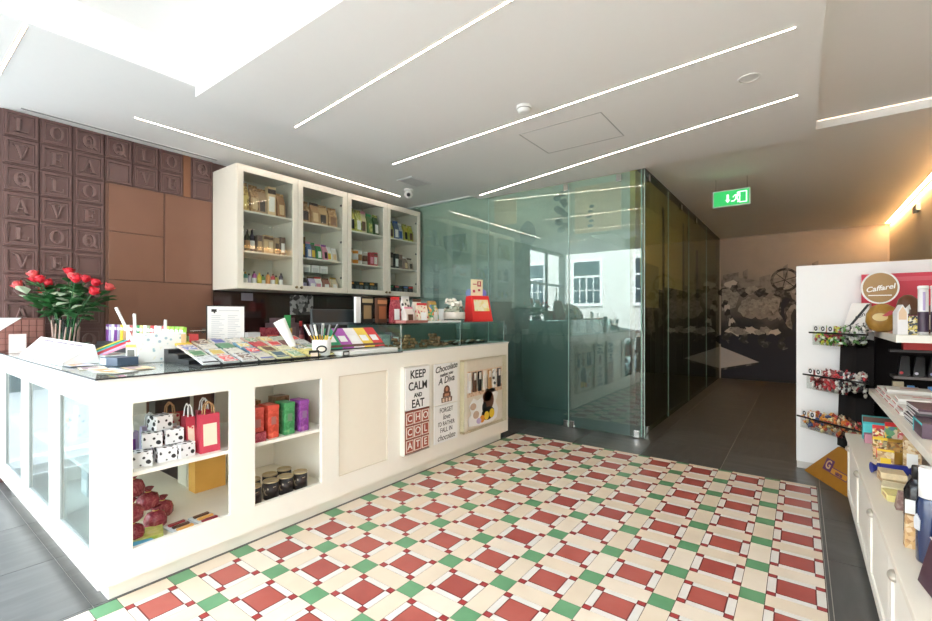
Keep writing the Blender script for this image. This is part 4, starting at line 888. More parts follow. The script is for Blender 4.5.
# chocolates in the glass case
random.seed(11)
def heap(lab, grp, cy, n, wy, wx, mm, r=.02, x=-2.86):
    k = 0
    while k < n:
        lvl = 0 if k < n*.42 else (1 if k < n*.72 else (2 if k < n*.9 else 3)); f = 1-.24*lvl
        yy, xx = (random.random()-.5)*wy*f, (random.random()-.5)*wx*f
        m = MB(); m.ball((0, 0, 0), r, n=6, sc=(1, 1, .8)); m.lathe([(r*.9, -r*.8), (r*1.1, -r*.3), (r*1.02, -r*.1)], n=9, mi=1)
        pmesh('chocolate_truffle', m, [mm, pm((.22, .10, .05), .5)], lab, 'chocolate', grp, (x+xx, cy+yy, 1.1068+r*.8+lvl*r*1.5), random.random()*6); k += 1
for (y, w) in ((2.91, .34), (3.30, .26)):
    m = MB(); m.box(-.14, .14, -w/2, w/2, 0, .004); pmesh('serving_tray', m, pm((.45, .40, .32), .3, .4), 'thin metal tray under the %s chocolates in the case' % ('first heap of brown' if y < 3 else 'second heap of brown'), 'tray', None, (-2.86, y, 1.1062))
heap('round brown chocolate in the first heap of the glass case', 'first heap in the case', 2.91, 60, .30, .24, pm((.42, .19, .09), .4, var=.5, scale=60))
heap('round reddish brown chocolate in the second heap of the glass case', 'second heap in the case', 3.30, 44, .22, .22, pm((.40, .17, .09), .35, var=.5, scale=60))
for r in range(3):
    for c in range(9):
        m = MB(); m.box(-.017, .017, -.02, .02, 0, .024, 0); m.box(-.012, .012, -.014, .014, .024, .030, 1)
        pmesh('praline', m, [BLACK, (PAPER, pm((.45, .25, .12), .4), BROWN)[(r+c) % 3]], '%s praline in the rows of the glass case' % ('white topped', 'caramel topped', 'dark')[(r+c) % 3], 'chocolate', '%s pralines in rows' % ('white topped', 'caramel topped', 'dark')[(r+c) % 3], (-2.76-.085*r, 3.53+.066*c, 1.1066))

# ---- goods on top of the glass case
Zc = 1.3335
carton('menu_board', 'black menu board with gold lines leaning beside the till', 'sign', (-3.30, 2.86, Zc), .13, .02, .245, BLACK, pm((.30, .20, .10), .5), pm((.45, .36, .22), .5))
carton('white_folder', 'narrow white folder standing next to the black menu board', 'folder', (-3.31, 2.755, Zc), .055, .03, .24, PAPER, None, None)
carton('brown_poster', 'tall dark brown box with golden print next to the menu board', 'box', (-3.28, 3.02, Zc), .12, .04, .235, BROWN, pm((.35, .12, .05), .5), pm((.55, .25, .12), .5))
its = [(-3.2, 3.13, .10, .25, REDFOIL, 'dark red ribboned gift bag on the glass case'), (-3.05, 3.16, .11, .15, pm((.75, .66, .62), .5), 'pale pink bag on the glass case'), (-3.18, 3.25, .12, .26, SPOTS, 'white bag with dark spots on the glass case'),
       (-3.02, 3.32, .12, .19, REDPAT, 'red and cream patterned bag on the glass case'), (-3.18, 3.42, .12, .235, pm((.78, .74, .66), .5), 'cream bag standing at the back of the glass case'), (-3.0, 3.47, .11, .20, MULTI, 'many coloured bag on the glass case'), (-3.12, 3.58, .11, .22, KRAFT, 'kraft brown bag next to the glass jar')]
for k, (x, y, w, h, mm, lab) in enumerate(its):
    pouch('sweet_bag', lab, 'sweet bag', (x, y, Zc), w, .07, h, mm, (PAPER, BROWN, RED, PAPER, BROWN, PAPER, YELLOW)[k], (RED, PINK, PAPER, RED, BROWN, GOLD, KRAFT)[k], 'bags on the glass case', .15*(k % 3-1))
m = MB(); m.box(-.06, .06, -.16, .16, 0, .022); pmesh('flat_box', m, pm((.45, .16, .14), .5), 'flat dusky red box lying on the glass case front', 'box', None, (-2.84, 3.0, Zc), .05)
m = MB(); m.box(-.06, .06, -.25, .25, 0, .016); pmesh('flat_box', m, PAPER, 'long flat white box lying on the glass case front', 'box', None, (-2.84, 3.40, Zc), 0)
t = thing('glass_jar', 'glass jar of wrapped cream sweets on the glass case', 'jar', (-3.0, 3.82, Zc))
m = MB(); m.lathe([(.10, 0), (.115, .012), (.115, .12), (.09, .15), (.092, .165), (.086, .165), (.084, .15), (.108, .118), (.108, .016), (.001, .014)], n=24); m.build('glass_body', glass((.86, .90, .88), 1.4, name='jar_glass'), t)
m = MB(); m.lathe([(.116, .03), (.1175, .032), (.1175, .10), (.116, .102)], n=24); 
m.build('label_band', pm((.72, .66, .60), .4), t)
for k in range(16):
    a = k*2.4; r = .07*math.sqrt((k % 8)/8)
    m = MB(); m.ball((0, 0, 0), .028, n=6, sc=(1.1, .8, .7)); m.tube((.02, 0, 0), (.05, 0, .008), .006, .02, n=6); m.tube((-.02, 0, 0), (-.05, 0, .008), .006, .02, n=6)
    pmesh('wrapped_sweet', m, pm((.84, .80, .72), .35), 'cream wrapped sweet heaped in the glass jar', 'sweet', 'sweets in the glass jar', (-3.0+r*math.cos(a), 3.82+r*math.sin(a), Zc+.045+.026*(k//2)), a)
carton('white_carton', 'low white carton between the jar and the red stand', 'box', (-3.22, 3.99, Zc), .26, .08, .14, WHITE, None, None)
t = thing('red_display_box', 'bright red counter display box with a tall cream header', 'display box', (-2.95, 4.20, Zc), R(-22))
m = MB(); m.hexa([(-.10, -.135, 0), (.10, -.135, 0), (.10, .135, 0), (-.10, .135, 0)], [(-.08, -.12, .29), (.03, -.12, .29), (.03, .12, .29), (-.08, .12, .29)]); m.build('box_body', pm((.78, .028, .03), .4), t, bev=.004)
m = MB(); m.hexa([(.078, -.10, .115), (.08, -.10, .115), (.08, .10, .115), (.078, .10, .115)], [(.046, -.095, .245), (.0485, -.095, .245), (.0485, .095, .245), (.046, .095, .245)]); m.build('window', ramp_mat([(0, (.75, .55, .10)), (.4, (.82, .74, .42)), (1, (.85, .82, .66))], 26, .4, 'cells'), t)
m = MB(); m.box(-.05, -.04, -.075, .085, .28, .48); m.build('header_card', pm((.84, .76, .52), .5), t)
m = MB(); m.ring([(.01, .40), (.06, .40), (.06, .46), (.01, .46)], [(.025, .415), (.045, .415), (.045, .45), (.025, .45)], -.041, -.038, 'x'); m.box(-.041, -.038, -.05, -.02, .33, .36); m.box(-.041, -.038, .02, .05, .345, .37); m.box(-.041, -.038, -.05, .0, .42, .43); m.build('print', pm((.45, .05, .08), .5), t)
m = MB(); m.tube((-.055, -.09, .32), (-.045, -.09, .32), .05, n=20); m.build('round_tab', pm((.20, .30, .55), .4), t)
m = MB(); m.tube((-.055, .09, .32), (-.045, .09, .32), .05, n=20); m.build('round_tab', pm((.20, .20, .60), .4), t)

# ---- back counter under the wall cabinets
t = thing('back_counter', 'dark back counter along the wall under the white cabinets', 'counter', (-5.07, 3.83, 0))
m = MB(); m.box(-.29, .27, -1.41, 1.42, .09, .98); m.box(-.29, .22, -1.40, 1.40, 0, .09); m.build('carcass', pm((.08, .045, .04), .4), t)
m = MB(); m.box(-.295, .29, -1.42, 1.43, .98, 1.01); m.build('worktop', pm((.04, .03, .03), .2), t)
Zk = 1.0115
m = MB(); m.box(-.10, .10, -.16, .16, 0, .30, 0); m.box(.099, .104, -.12, .12, .08, .25, 1); m.box(-.08, .08, -.12, .12, .30, .36, 0)
pmesh('coffee_grinder', m, [pm((.14, .08, .09), .4), pm((.20, .13, .14), .35)], 'dusky brown appliance on the back counter', 'appliance', None, (-5.0, 3.02, Zk), bev=.02)
carton('small_white_box', 'small white box on the back counter by the printed sheet', 'box', (-4.95, 2.62, Zk), .14, .10, .20, PAPER, pm((.6, .62, .6), .5), None)
carton('red_box', 'red box with dark marks on the back counter', 'box', (-4.95, 2.83, Zk), .17, .12, .25, REDFOIL, pm((.6, .08, .06), .5), None)
carton('golden_box', 'golden brown box on the back counter beside the red box', 'box', (-4.92, 3.01, Zk), .15, .05, .24, pm((.70, .42, .16), .5), None, GOLD)
bottle('dark red topped bottle on the back counter', (-4.93, 3.22, Zk), .045, .32, pm((.10, .02, .03), .2), RED, pm((.3, .06, .06), .5))
carton('dark_case', 'dark maroon case on the back counter behind the cone', 'box', (-5.0, 3.45, Zk), .26, .18, .28, pm((.10, .02, .025), .4), None, None)
m = MB(); m.box(0, .012, -.17, .17, 0, .26); pmesh('framed_print', m, ramp_mat([(0, (.02, .02, .02)), (.45, (.10, .10, .10)), (.55, (.55, .55, .55)), (1, (.70, .70, .70))], 22, .5, 'cells'), 'black and white patterned sheet on the dark wall under the cabinets', 'poster', None, (-5.367, 3.52, 1.41))
m = MB(); m.box(0, .008, -.07, .07, 0, .09); pmesh('wall_plate', m, pm((.30, .28, .34), .3), 'small grey plate on the dark wall below the first cabinet', 'plate', None, (-5.367, 2.78, 1.58))
carton('espresso_machine', 'long slate appliance on the back counter behind the till', 'appliance', (-5.0, 4.35, Zk), .62, .30, .34, pm((.07, .09, .10), .3, .3), pm((.25, .30, .32), .3), None)
# ------------------------------------------------------------------ white wall cabinets
CX0, CX1, CZ0, CZ1 = -5.366, -4.81, 1.69, 3.03
def cabinet(y0, y1, lab):
    t = thing('wall_cabinet', lab, 'cabinet', (CX0, (y0+y1)/2, CZ0), 0, 'white wall cabinets')
    H, W = CZ1-CZ0, (y1-y0)/2; D = CX1-CX0
    inner = pm((.62, .64, .59), .5, var=.02)
    m = MB()
    for a, c in ((-W, -W+.02), (W-.02, W)): m.box(0, D-.024, a, c, 0, H)
    m.box(0, D-.024, -W+.02, W-.02, 0, .02); m.box(0, D-.024, -W+.02, W-.02, H-.02, H); m.box(0, .012, -W+.02, W-.02, .02, H-.02, 1); m.box(.012, D-.03, -.012, .012, .02, H-.02)
    m.build('carcass', [CREAM, inner], t)
    for z in (2.548, 2.108):
        m = MB(); m.box(.012, D-.035, -W+.02, W-.02, z-CZ0-.018, z-CZ0); m.build('shelf', CREAMW, t)
    for s in (-1, 1):
        a, c = (-W+.002, -.0015) if s < 0 else (.0015, W-.002)
        fr = .068; m = MB()
        m.ring([(a, .002), (c, .002), (c, H-.002), (a, H-.002)], [(a+fr, fr), (c-fr, fr), (c-fr, H-fr-.01), (a+fr, H-fr-.01)], D-.022, D, 'x')
        d = m.build('door', CREAM, t, bev=.003)
        m = MB(); m.box(D-.013, D-.009, a+fr-.008, c-fr+.008, fr-.008, H-fr-.002); m.build('glass_pane', GLASS, d)
        m = MB(); ky = c-.032 if s < 0 else a+.032
        m.tube((D, ky, .045), (D+.018, ky, .045), .008, n=12); m.ball((D+.024, ky, .045), .017, n=10); m.build('knob', pm((.30, .22, .12), .3, .7), d)
        hy = a+fr+.006 if s < 0 else c-fr-.006
        for z in (.2, .67, 1.15):
            m = MB(); m.tube((D-.035, hy, z), (D-.023, hy, z), .014, n=12); m.build('hinge', pm((.10, .10, .10), .3, .6), d)
cabinet(2.385, 3.832, 'white wall cabinet nearest the copper door, two glass doors full of kraft bags')
cabinet(3.836, 5.262, 'white wall cabinet against the teal glass, two doors with green bags and black boxes')
FXc = -4.905
D1, D2, D3, D4 = (2.45, 2.99), (3.19, 3.74), (3.93, 4.46), (4.66, 5.17)
Z3, Z2, Z1 = 2.549, 2.109, 1.711
dn = ('first cabinet door', 'second cabinet door', 'third cabinet door', 'fourth cabinet door')
sh = ('top shelf', 'middle shelf', 'bottom shelf')
def row(door, shelf, rng, z, specs):
    n = len(specs); w = (rng[1]-rng[0])/n
    for k, (kind, h, c1, c2, c3, cn) in enumerate(specs):
        y = rng[0]+w*(k+.5)
        lab = '%s, %s from copper door, %s behind %s' % (cn, ORD[k], sh[shelf], dn[door].replace('cabinet ', '')); h *= (1.32, 1.22, 1.2)[shelf] if not (door == 1 and shelf == 2) else 1.15; grp = 'goods on the %s of the %s' % (sh[shelf], dn[door])
        loc = (FXc-.03+.015*math.sin(k*2.1), y, z+.0008)
        if kind == 'p': pouch('sweet_bag', lab, 'sweet bag', loc, w*.92, .10, h, c1, c2, c3, grp, .12*math.sin(k*1.7+door))
        elif kind == 'b': carton('sweet_box', lab, 'box', loc, w*.86, .08, h, c1, c2, c3, grp, .08*math.sin(k*1.3))
        elif kind == 'j':
            bottle(lab, loc, min(w*.44, .034), h, c1, c3, c2, grp, 'small_bottle', .36 if h > .2 else .24)
        elif kind == 't': tin(lab, loc, min(w*.42, .05), h, c1, c3, c2, grp, 'sweet_tin')
KP = ramp_mat([(.36, (.10, .05, .025)), (.46, (.42, .24, .10)), (.56, (.50, .30, .14)), (.66, (.72, .55, .36))], 42, .6, 'noise', 6, .6)
yb, kr, tan, dk = ramp_mat([(.36, (.18, .10, .03)), (.45, (.64, .42, .10)), (.62, (.78, .62, .25))], 42, .55, 'noise', 6, .6), KP, pm((.55, .40, .24), .55), pm((.06, .04, .035), .4)
og = pm((.70, .52, .30), .5)
row(0, 0, D1, Z3, [('p', .24, yb, pm((.78, .62, .2), .5), kr, 'yellow kraft bag'), ('p', .23, kr, og, kr, 'kraft bag with pale panel'), ('p', .22, pm((.45, .30, .18), .6), dk, kr, 'kraft bag with dark panel'), ('b', .25, og, pm((.8, .78, .72), .5), dk, 'tan box with a white panel'), ('p', .21, pm((.36, .18, .08), .6), og, kr, 'dark kraft bag')])
row(0, 1, D1, Z2, [('j', .21, pm((.02, .025, .04), .2), pm((.1, .12, .2), .4), BLACK, 'dark bottle'), ('j', .20, pm((.05, .05, .03), .2), KRAFT, BLACK, 'olive bottle'), ('j', .21, pm((.025, .02, .05), .2), PAPER, BLACK, 'ink blue bottle with white label'),
                  ('b', .16, pm((.16, .12, .10), .5), tan, None, 'dark brown box'), ('b', .17, tan, og, BROWN, 'tan box'), ('b', .17, pm((.60, .44, .26), .5), pm((.72, .6, .45), .5), BROWN, 'pale tan box'), ('b', .16, pm((.45, .32, .20), .5), dk, None, 'mid brown box'), ('b', .17, pm((.12, .08, .07), .5), PAPER, None, 'dark box with a white panel')])
cc = [(pm((.55, .35, .05), .4), YELLOW), (pm((.10, .35, .30), .4), GOLD), (pm((.60, .55, .70), .4), BLACK), (pm((.50, .12, .40), .4), BLACK), (pm((.75, .60, .08), .4), YELLOW), (pm((.20, .40, .12), .4), BLACK), (pm((.7, .3, .1), .4), BLACK), (pm((.6, .08, .1), .4), BROWN), (pm((.72, .6, .2), .4), BLACK), (pm((.12, .10, .14), .4), BLACK)]
cnm = ['amber jar', 'teal jar', 'mauve jar', 'magenta jar', 'yellow jar', 'green jar', 'orange jar', 'red jar', 'gold jar', 'black jar']
row(0, 2, D1, Z1, [('j', .155-.012*(k % 3), a, PAPER if k % 2 else None, b_, cnm[k]) for k, (a, b_) in enumerate(cc)])
row(1, 0, D2, Z3, [('p', .20, kr, dk, kr, 'kraft bag with dark panel'), ('p', .20, pm((.42, .24, .11), .6), og, dk, 'brown bag with pale panel'), ('p', .20, pm((.5, .33, .16), .6), dk, kr, 'tan bag with dark panel'), ('p', .19, kr, pm((.25, .12, .06), .5), kr, 'kraft bag with brown panel')])
row(1, 1, D2, Z2, [('b', .21, BROWN, GOLD, None, 'dark brown box'), ('p', .17, pm((.1, .2, .45), .4), PAPER, PINK, 'blue bag'), ('p', .17, pm((.10, .12, .10), .4), YELLOW, GREEN, 'dark bag with yellow panel'), ('p', .16, GREEN, PAPER, PINK, 'green bag'), ('p', .16, PINK, BLACK, PURPLE, 'pink bag'), ('p', .15, PAPER, YELLOW, PAPER, 'white bag with yellow panel'), ('p', .14, pm((.75, .72, .66), .4), og, PAPER, 'cream bag')])
row(1, 2, D2, Z1, [('p', .155, dk, LILAC, PAPER, 'dark bag with lilac panel'), ('p', .15, LILAC, PAPER, BROWN, 'lilac bag'), ('p', .155, PAPER, PINK, RED, 'white bag with pink panel'), ('p', .15, pm((.35, .15, .12), .5), PAPER, BROWN, 'brown bag with white panel'), ('p', .16, pm((.72, .60, .42), .5), PAPER, GOLD, 'beige bag')])
m = MB(); m.box(-.12, .12, -.21, .21, 0, .010); m.box(-.10, -.09, -.20, -.19, -.21, 0); m.box(-.10, -.09, .19, .20, -.21, 0); m.box(.09, .10, -.20, -.19, -.21, 0); m.box(.09, .10, .19, .20, -.21, 0)
pmesh('clear_riser', m, glass((.93, .95, .95), 1.4, name='riser_acrylic'), 'clear riser on the bottom shelf behind the second cabinet door', 'riser', None, (FXc-.05, 3.43, Z1+.2115))
for k in range(3):
    carton('white_packet', 'white packet on the clear riser, %s from the copper door side' % ORD[k], 'packet', (FXc-.05, 3.30+.13*k, Z1+.222), .11, .05, .10, PAPER, pm((.6, .62, .64), .5), None, 'white packets on the riser')
yg = ramp_mat([(.38, (.06, .08, .02)), (.47, (.42, .45, .05)), (.62, (.72, .66, .28))], 42, .45, 'noise', 6, .6)
row(2, 0, D3, Z3, [('p', .24, pm((.62, .58, .10), .45), BLACK, yg, 'yellow bag'), ('p', .23, yg, PAPER, yg, 'lime yellow bag'), ('p', .235, pm((.55, .48, .3), .5), BROWN, PINK, 'beige bag with brown panel'), ('p', .22, pm((.12, .22, .06), .45), yg, GREEN, 'dark green bag'), ('p', .22, pm((.06, .12, .05), .45), PAPER, yg, 'black green bag')])
row(2, 1, D3, Z2, [('t', .17, pm((.75, .35, .04), .4), PAPER, BROWN, 'orange tin'), ('t', .16, ORANGE, PAPER, PAPER, 'bright orange tin'), ('t', .16, PAPER, KRAFT, PAPER, 'white tin'), ('t', .15, pm((.6, .55, .5), .4), BROWN, PAPER, 'grey tin'), ('b', .15, pm((.45, .03, .05), .4), PINK, None, 'crimson box'), ('b', .16, pm((.5, .04, .08), .4), PAPER, BROWN, 'crimson box with white panel')])
row(2, 2, D3, Z1, [('b', .13, BLACK, pm((.08, .09, .11), .4), None if k % 2 else ORANGE, 'black box') for k in range(6)])
row(3, 0, D4, Z3, [('p', .20, pm((.60, .55, .14), .45), BROWN, yg, 'yellow bag'), ('p', .21, pm((.12, .16, .30), .45), PAPER, BLUE, 'navy bag'), ('p', .20, pm((.45, .5, .6), .45), BLUE, PAPER, 'pale blue bag'), ('p', .20, pm((.55, .52, .08), .45), BLACK, yg, 'lime bag with black panel'), ('p', .19, pm((.4, .42, .06), .45), BROWN, yg, 'olive bag')])
row(3, 1, D4, Z2, [('b', .19, dk, pm((.4, .3, .25), .5), None, 'dark box'), ('b', .18, BLACK, PAPER, None, 'black box with white panel'), ('b', .18, pm((.20, .12, .10), .5), dk, None, 'maroon box'), ('p', .16, pm((.25, .17, .14), .5), og, PAPER, 'brown bag'), ('p', .15, pm((.5, .42, .36), .5), dk, dk, 'taupe bag')])
row(3, 2, D4, Z1, [('b', .12, BLACK, pm((.08, .09, .11), .4), (GREEN, RED, None, BLUE, RED)[k], 'black box with %s stripe' % ('green', 'red', 'no', 'blue', 'red')[k]) for k in range(5)])

# ------------------------------------------------------------------ the white shelf panel and the unit along the right wall
t = thing('display_panel', 'tall white freestanding panel at the end of the shelves', 'panel', (-.035, 5.16, 0))
m = MB(); m.box(0, 1.32, 0, .05, .06, 1.855); m.build('panel', pm((.84, .84, .85), .45, var=.01), t, bev=.002)
m = MB(); m.box(.004, 1.32, -.004, .046, 0, .06); m.build('plinth', pm((.62, .60, .57), .5), t)
un = thing('shelf_unit', 'cream low drawer unit with shelves above, along the wall opposite the counter', 'shelf unit', (.80, 3.0, 0))
def up(m, name, mats, par=None, bev=0.):
    return m.build(name, mats, par or un, (-.80, -3.0, 0) if not par else (0, 0, 0), (0, 0, 0), bev)
UX = .275
m = MB(); m.box(UX+.02, 1.31, 1.2, 4.36, .06, .50); up(m, 'carcass', CREAMW)
m = MB(); m.box(UX+.05, 1.31, 1.2, 4.34, 0, .06); up(m, 'plinth', pm((.66, .62, .55), .5))
m = MB(); m.box(UX-.012, 1.315, 1.19, 4.375, .50, .528); up(m, 'worktop', pm((.80, .74, .65), .35, var=.02), bev=.003)
ye = [1.2, 1.75, 2.40, 3.05, 3.72, 4.36]
for k in range(5):
    m = MB(); y0, y1 = ye[k]+.004, ye[k+1]-.004
    m.ring([(y0, .07), (y1, .07), (y1, .49), (y0, .49)], [(y0+.055, .125), (y1-.055, .125), (y1-.055, .435), (y0+.055, .435)], UX, UX+.02, 'x'); m.box(UX+.009, UX+.018, y0+.05, y1-.05, .12, .44)
    d = up(m, 'drawer', CREAMW, None, .003)
    m = MB(); yc = y1-.14
    m.ball((UX-.001, yc, .447), .034, n=12, sc=(.62, 1, .58))
    m.build('cup_handle', pm((.46, .42, .36), .35, .3), d)
m = MB(); m.box(.425, 1.31, 1.9, 4.72, .785, .828); up(m, 'shelf', pm((.80, .76, .69), .4), bev=.003)
m = MB(); m.box(.50, 1.31, 4.06, 5.15, 1.222, 1.272); up(m, 'shelf', pm((.82, .79, .73), .4), bev=.003)
m = MB(); m.box(.50, 1.31, 5.10, 5.155, .06, 1.222); m.box(.62, 1.31, 4.72, 4.76, .06, .785); up(m, 'back_panel', pm((.014, .011, .011), .8, spec=.12))
m = MB(); m.box(1.28, 1.31, 1.9, 5.15, .528, 1.222); up(m, 'back_panel', pm((.03, .025, .025), .8, spec=.12))
for y in (1.93, 4.68):
    m = MB(); m.box(1.2, 1.28, y-.015, y+.015, .528, .785); up(m, 'bracket', pm((.3, .3, .3), .4, .6))

# candy stand in front of the white panel
cs = thing('candy_stand', 'black and orange candy stand with clear bins before the white panel', 'stand', (.27, 4.98, 0))
def cq(m, name, mats, bev=0.): return m.build(name, mats, cs, (-.27, -4.98, 0), (0, 0, 0), bev)
m = MB(); m.hexa([(.02, 5.10, .0), (.285, 4.53, .0), (.46, 4.62, .0), (.42, 5.12, .0)], [(.249, 4.89, .30), (.348, 4.678, .30), (.45, 4.72, .30), (.42, 5.10, .30)])
base = cq(m, 'cardboard_base', ramp_mat([(0, (.30, .125, .010)), (1, (.42, .19, .02))], 8, .55), .003)
m = MB(); m.hexa([(.245, 4.96, .30), (.345, 4.72, .30), (.46, 4.74, .30), (.43, 5.10, .30)], [(.275, 5.08, 1.20), (.36, 4.82, 1.20), (.47, 4.84, 1.20), (.45, 5.11, 1.20)]); cq(m, 'black_column', pm((.012, .010, .010), .8, spec=.12), .003)
# lettering on the orange face
A_, B_ = Vector((.02, 5.10, 0)), Vector((.285, 4.53, 0)); C_, D_ = Vector((.348, 4.678, .30)), Vector((.249, 4.89, .30))
ex_ = (B_-A_).normalized(); nrm = ex_.cross((D_+C_)/2-(A_+B_)/2).normalized(); ez_ = nrm.cross(ex_).normalized()
M_ = Matrix((( ex_.x, ez_.x, nrm.x), (ex_.y, ez_.y, nrm.y), (ex_.z, ez_.z, nrm.z)))
rotq = M_.to_euler()
O_ = (A_+B_)/2-Vector((.27, 4.98, 0))
def onface(x, z, d=.002): return O_+ex_*x+ez_*z+nrm*d
logo = MB(); pur = pm((.10, .025, .12), .5)
def lq(x0, x1, z0, z1, d0, d1, mi): logo.hexa([onface(x0, z0, d0), onface(x1, z0, d0), onface(x1, z1, d0), onface(x0, z1, d0)], [onface(x0, z0, d1), onface(x1, z0, d1), onface(x1, z1, d1), onface(x0, z1, d1)], mi)
lq(-.09, .02, .10, .20, .0005, .002, 0); lq(.02, .24, .095, .15, .0005, .002, 0); lq(.025, .235, .102, .143, .002, .003, 1)
logo.build('logo_patch', [pur, pm((.55, .26, .03), .5)], cs)
g_ = text('G', .10, pm((.62, .42, .22), .5), cs, onface(-.035, .15, .003), rotq, 'logo_letter', bold=.002)
text('uana', .05, pur, cs, onface(.13, .122, .004), rotq, 'logo_letter', bold=.001)
BIN = glass((.95, .96, .95), 1.4, name='bin_acrylic')
bins = [((.078, 5.0), (.41, 4.60), 1.250, (.46, 5.06), (.14, 5.10), .105), ((.036, 5.0), (.415, 4.60), .877, (.46, 5.06), (.10, 5.10), .12), ((-.007, 5.0), (.385, 4.58), .503, (.44, 5.04), (.06, 5.10), .095)]
candy = [((.10, .36, .06), (.72, .78, .66), (.62, .62, .08), (.45, .08, .10)), ((.55, .05, .06), (.80, .76, .74), (.18, .03, .03), (.45, .12, .12)), ((.70, .30, .05), (.05, .08, .20), (.75, .65, .35), (.45, .08, .05))]
cn_ = (('green and white wrapped sweets', 'black and white wrapped sweets'), ('red wrapped sweets', 'silver and black wrapped sweets'), ('gold and blue wrapped sweets', 'orange and red wrapped sweets'))
random.seed(5)
for i, (a, c, z, d, e, dep) in enumerate(bins):
    P = [Vector((*q, 0)) for q in (a, c, d, e)]
    def ins(k):
        cen = sum(P, Vector())/4; return [(p.x+(cen.x-p.x)*k, p.y+(cen.y-p.y)*k) for p in P]
    m = MB(); m.ring(ins(0), ins(.03), z-dep, z, 'z'); m.prism(ins(.0), z-dep, z-dep+.004, 'z'); cq(m, 'clear_bin', BIN)
    m = MB(); dv = (P[1]-P[0]).normalized(); ox = dv*.03
    m.tube(P[0]-ox+Vector((0, 0, z)), P[1]+Vector((0, 0, z)), .0075, n=8); cq(m, 'black_rim', BLACK)
    for s in range(2):
        f0, f1 = ((.06, .52), (.54, .96))[s]
        bm_ = MB(); n = 0
        cols = candy[i] if s == 0 else (((.04, .04, .04), (.75, .75, .72), (.12, .30, .08), (.5, .5, .5)), ((.72, .72, .72), (.05, .04, .05), (.40, .03, .04), (.60, .55, .5)), ((.65, .20, .04), (.50, .04, .05), (.70, .60, .40), (.10, .05, .03)))[i]
        for k in range(300):
            u = f0+(f1-f0)*random.random(); v = .04+.9*random.random()
            q = (P[0].lerp(P[1], u)).lerp(P[3].lerp(P[2], u), v)
            top = .012+.055*math.sin(PI*min(1, max(0, (v+.15)/1.2)))*(.55+.45*u)
            zz = z-dep+.015+random.random()**.7*(dep-.02+top)
            bm_.M = Matrix.Translation((q.x, q.y, zz)) @ Euler((random.random()*6, random.random()*6, random.random()*6)).to_matrix().to_4x4()
            r = .0155; bm_.ball((0, 0, 0), r, mi=k % 4, n=4, sc=(1.25, .8, .8))
            bm_._add([(.012, -.002, 0), (.025, -.007, .003), (.025, .007, -.003), (.012, .002, 0)], [(0, 1, 2, 3)], k % 4); bm_._add([(-.012, -.002, 0), (-.025, -.007, -.003), (-.025, .007, .003), (-.012, .002, 0)], [(0, 1, 2, 3)], k % 4)
        bm_.M = Matrix.Identity(4)
        o = bm_.build('wrapped_candy', [pm(q, .35) for q in cols])
        tag(o, '%s heaped in the %s bin of the candy stand' % (cn_[i][s], ('top', 'middle', 'lowest')[i]), 'candy', None, 'stuff')
    for k in range((3, 2, 2)[i]):
        u = .08+.14*k; q = P[0].lerp(P[1], u)
        t = thing('price_tag', 'clear tag with black oval on the %s candy bin, %s from the corridor' % (('top', 'middle', 'lowest')[i], ORD[k]), 'tag', (q.x, q.y, z+.009), R(-50), 'tags on the candy bins')
        m = MB(); m.box(-.03, .03, -.001, .001, 0, .055); m.build('card', pm((.74, .75, .76), .4), t)
        m = MB(); m.ring(circ(0, .028, .017, .020, 16), circ(0, .028, .008, .010, 16), -.0022, -.001, 'y'); m.build('oval_mark', INK, t)

# ---- goods on the upper shelf
ZT_ = 1.2725
def s_(y): return y
m = MB(); m.box(.415, 1.25, 5.10, 5.13, 1.29, 1.765, 0); m.box(.44, 1.25, 5.098, 5.101, 1.70, 1.735, 1)
pmesh('red_board', m, [pm((.62, .03, .07), .45), pm((.70, .10, .15), .45)], 'wide red board leaning on the white panel above the upper shelf', 'board', None, (0, 0, -.016))
t = thing('brand_sign', 'gold oval sign with white rim and white script', 'sign', (.505, 4.86, ZT_))
m = MB(); m.prism(circ(0, .35, .115, .13, 36), -.006, .006, 'y'); m.build('white_rim', PAPER, t)
m = MB(); m.prism(circ(0, .35, .103, .118, 36), -.008, -.005, 'y'); m.build('gold_oval', pm((.30, .17, .06), .4, .2), t)
text('Caffarel', .056, PAPER, t, (0, -.0085, .345), (R(90), R(-10), 0), shear=.3, bold=.0012)
m = MB(); m.box(-.07, .07, -.0085, -.006, .285, .292); m.build('underline', PAPER, t)
m = MB(); m.tube((0, .004, 0), (0, .004, .25), .006, n=8); m.box(-.05, .05, -.03, .04, 0, .006); m.build('stem', CHROME, t)
t = thing('gold_egg_bag', 'large gold wrapped egg with a red leaf under the oval sign', 'sweet bag', (.505, 4.72, ZT_))
m = MB(); m.lathe([(.03, 0), (.075, .02), (.10, .08), (.095, .14), (.07, .19), (.03, .215), (.001, .22)], n=20, sq=.7); m.build('wrapping', ramp_mat([(0, (.16, .075, .012)), (.5, (.36, .19, .035)), (1, (.66, .44, .14))], 9, .35, 'noise', 4, 1.), t)
m = MB(); m.prism([(-.01, .125), (.035, .165), (.07, .16), (.045, .135), (.015, .12)], -.078, -.070, 'y'); m.build('red_leaf', pm((.45, .06, .07), .5), t)
m = MB(); m.prism(circ(-.02, .115, .045, .03, 18), -.0745, -.070, 'y'); m.build('label_oval', pm((.66, .50, .22), .4), t)
t = thing('ribboned_bag', 'white bag crossed by a black ribbon at the panel end of the shelf', 'gift bag', (.56, 4.98, ZT_), R(-25))
t.location = (.375, 4.96, 1.262)
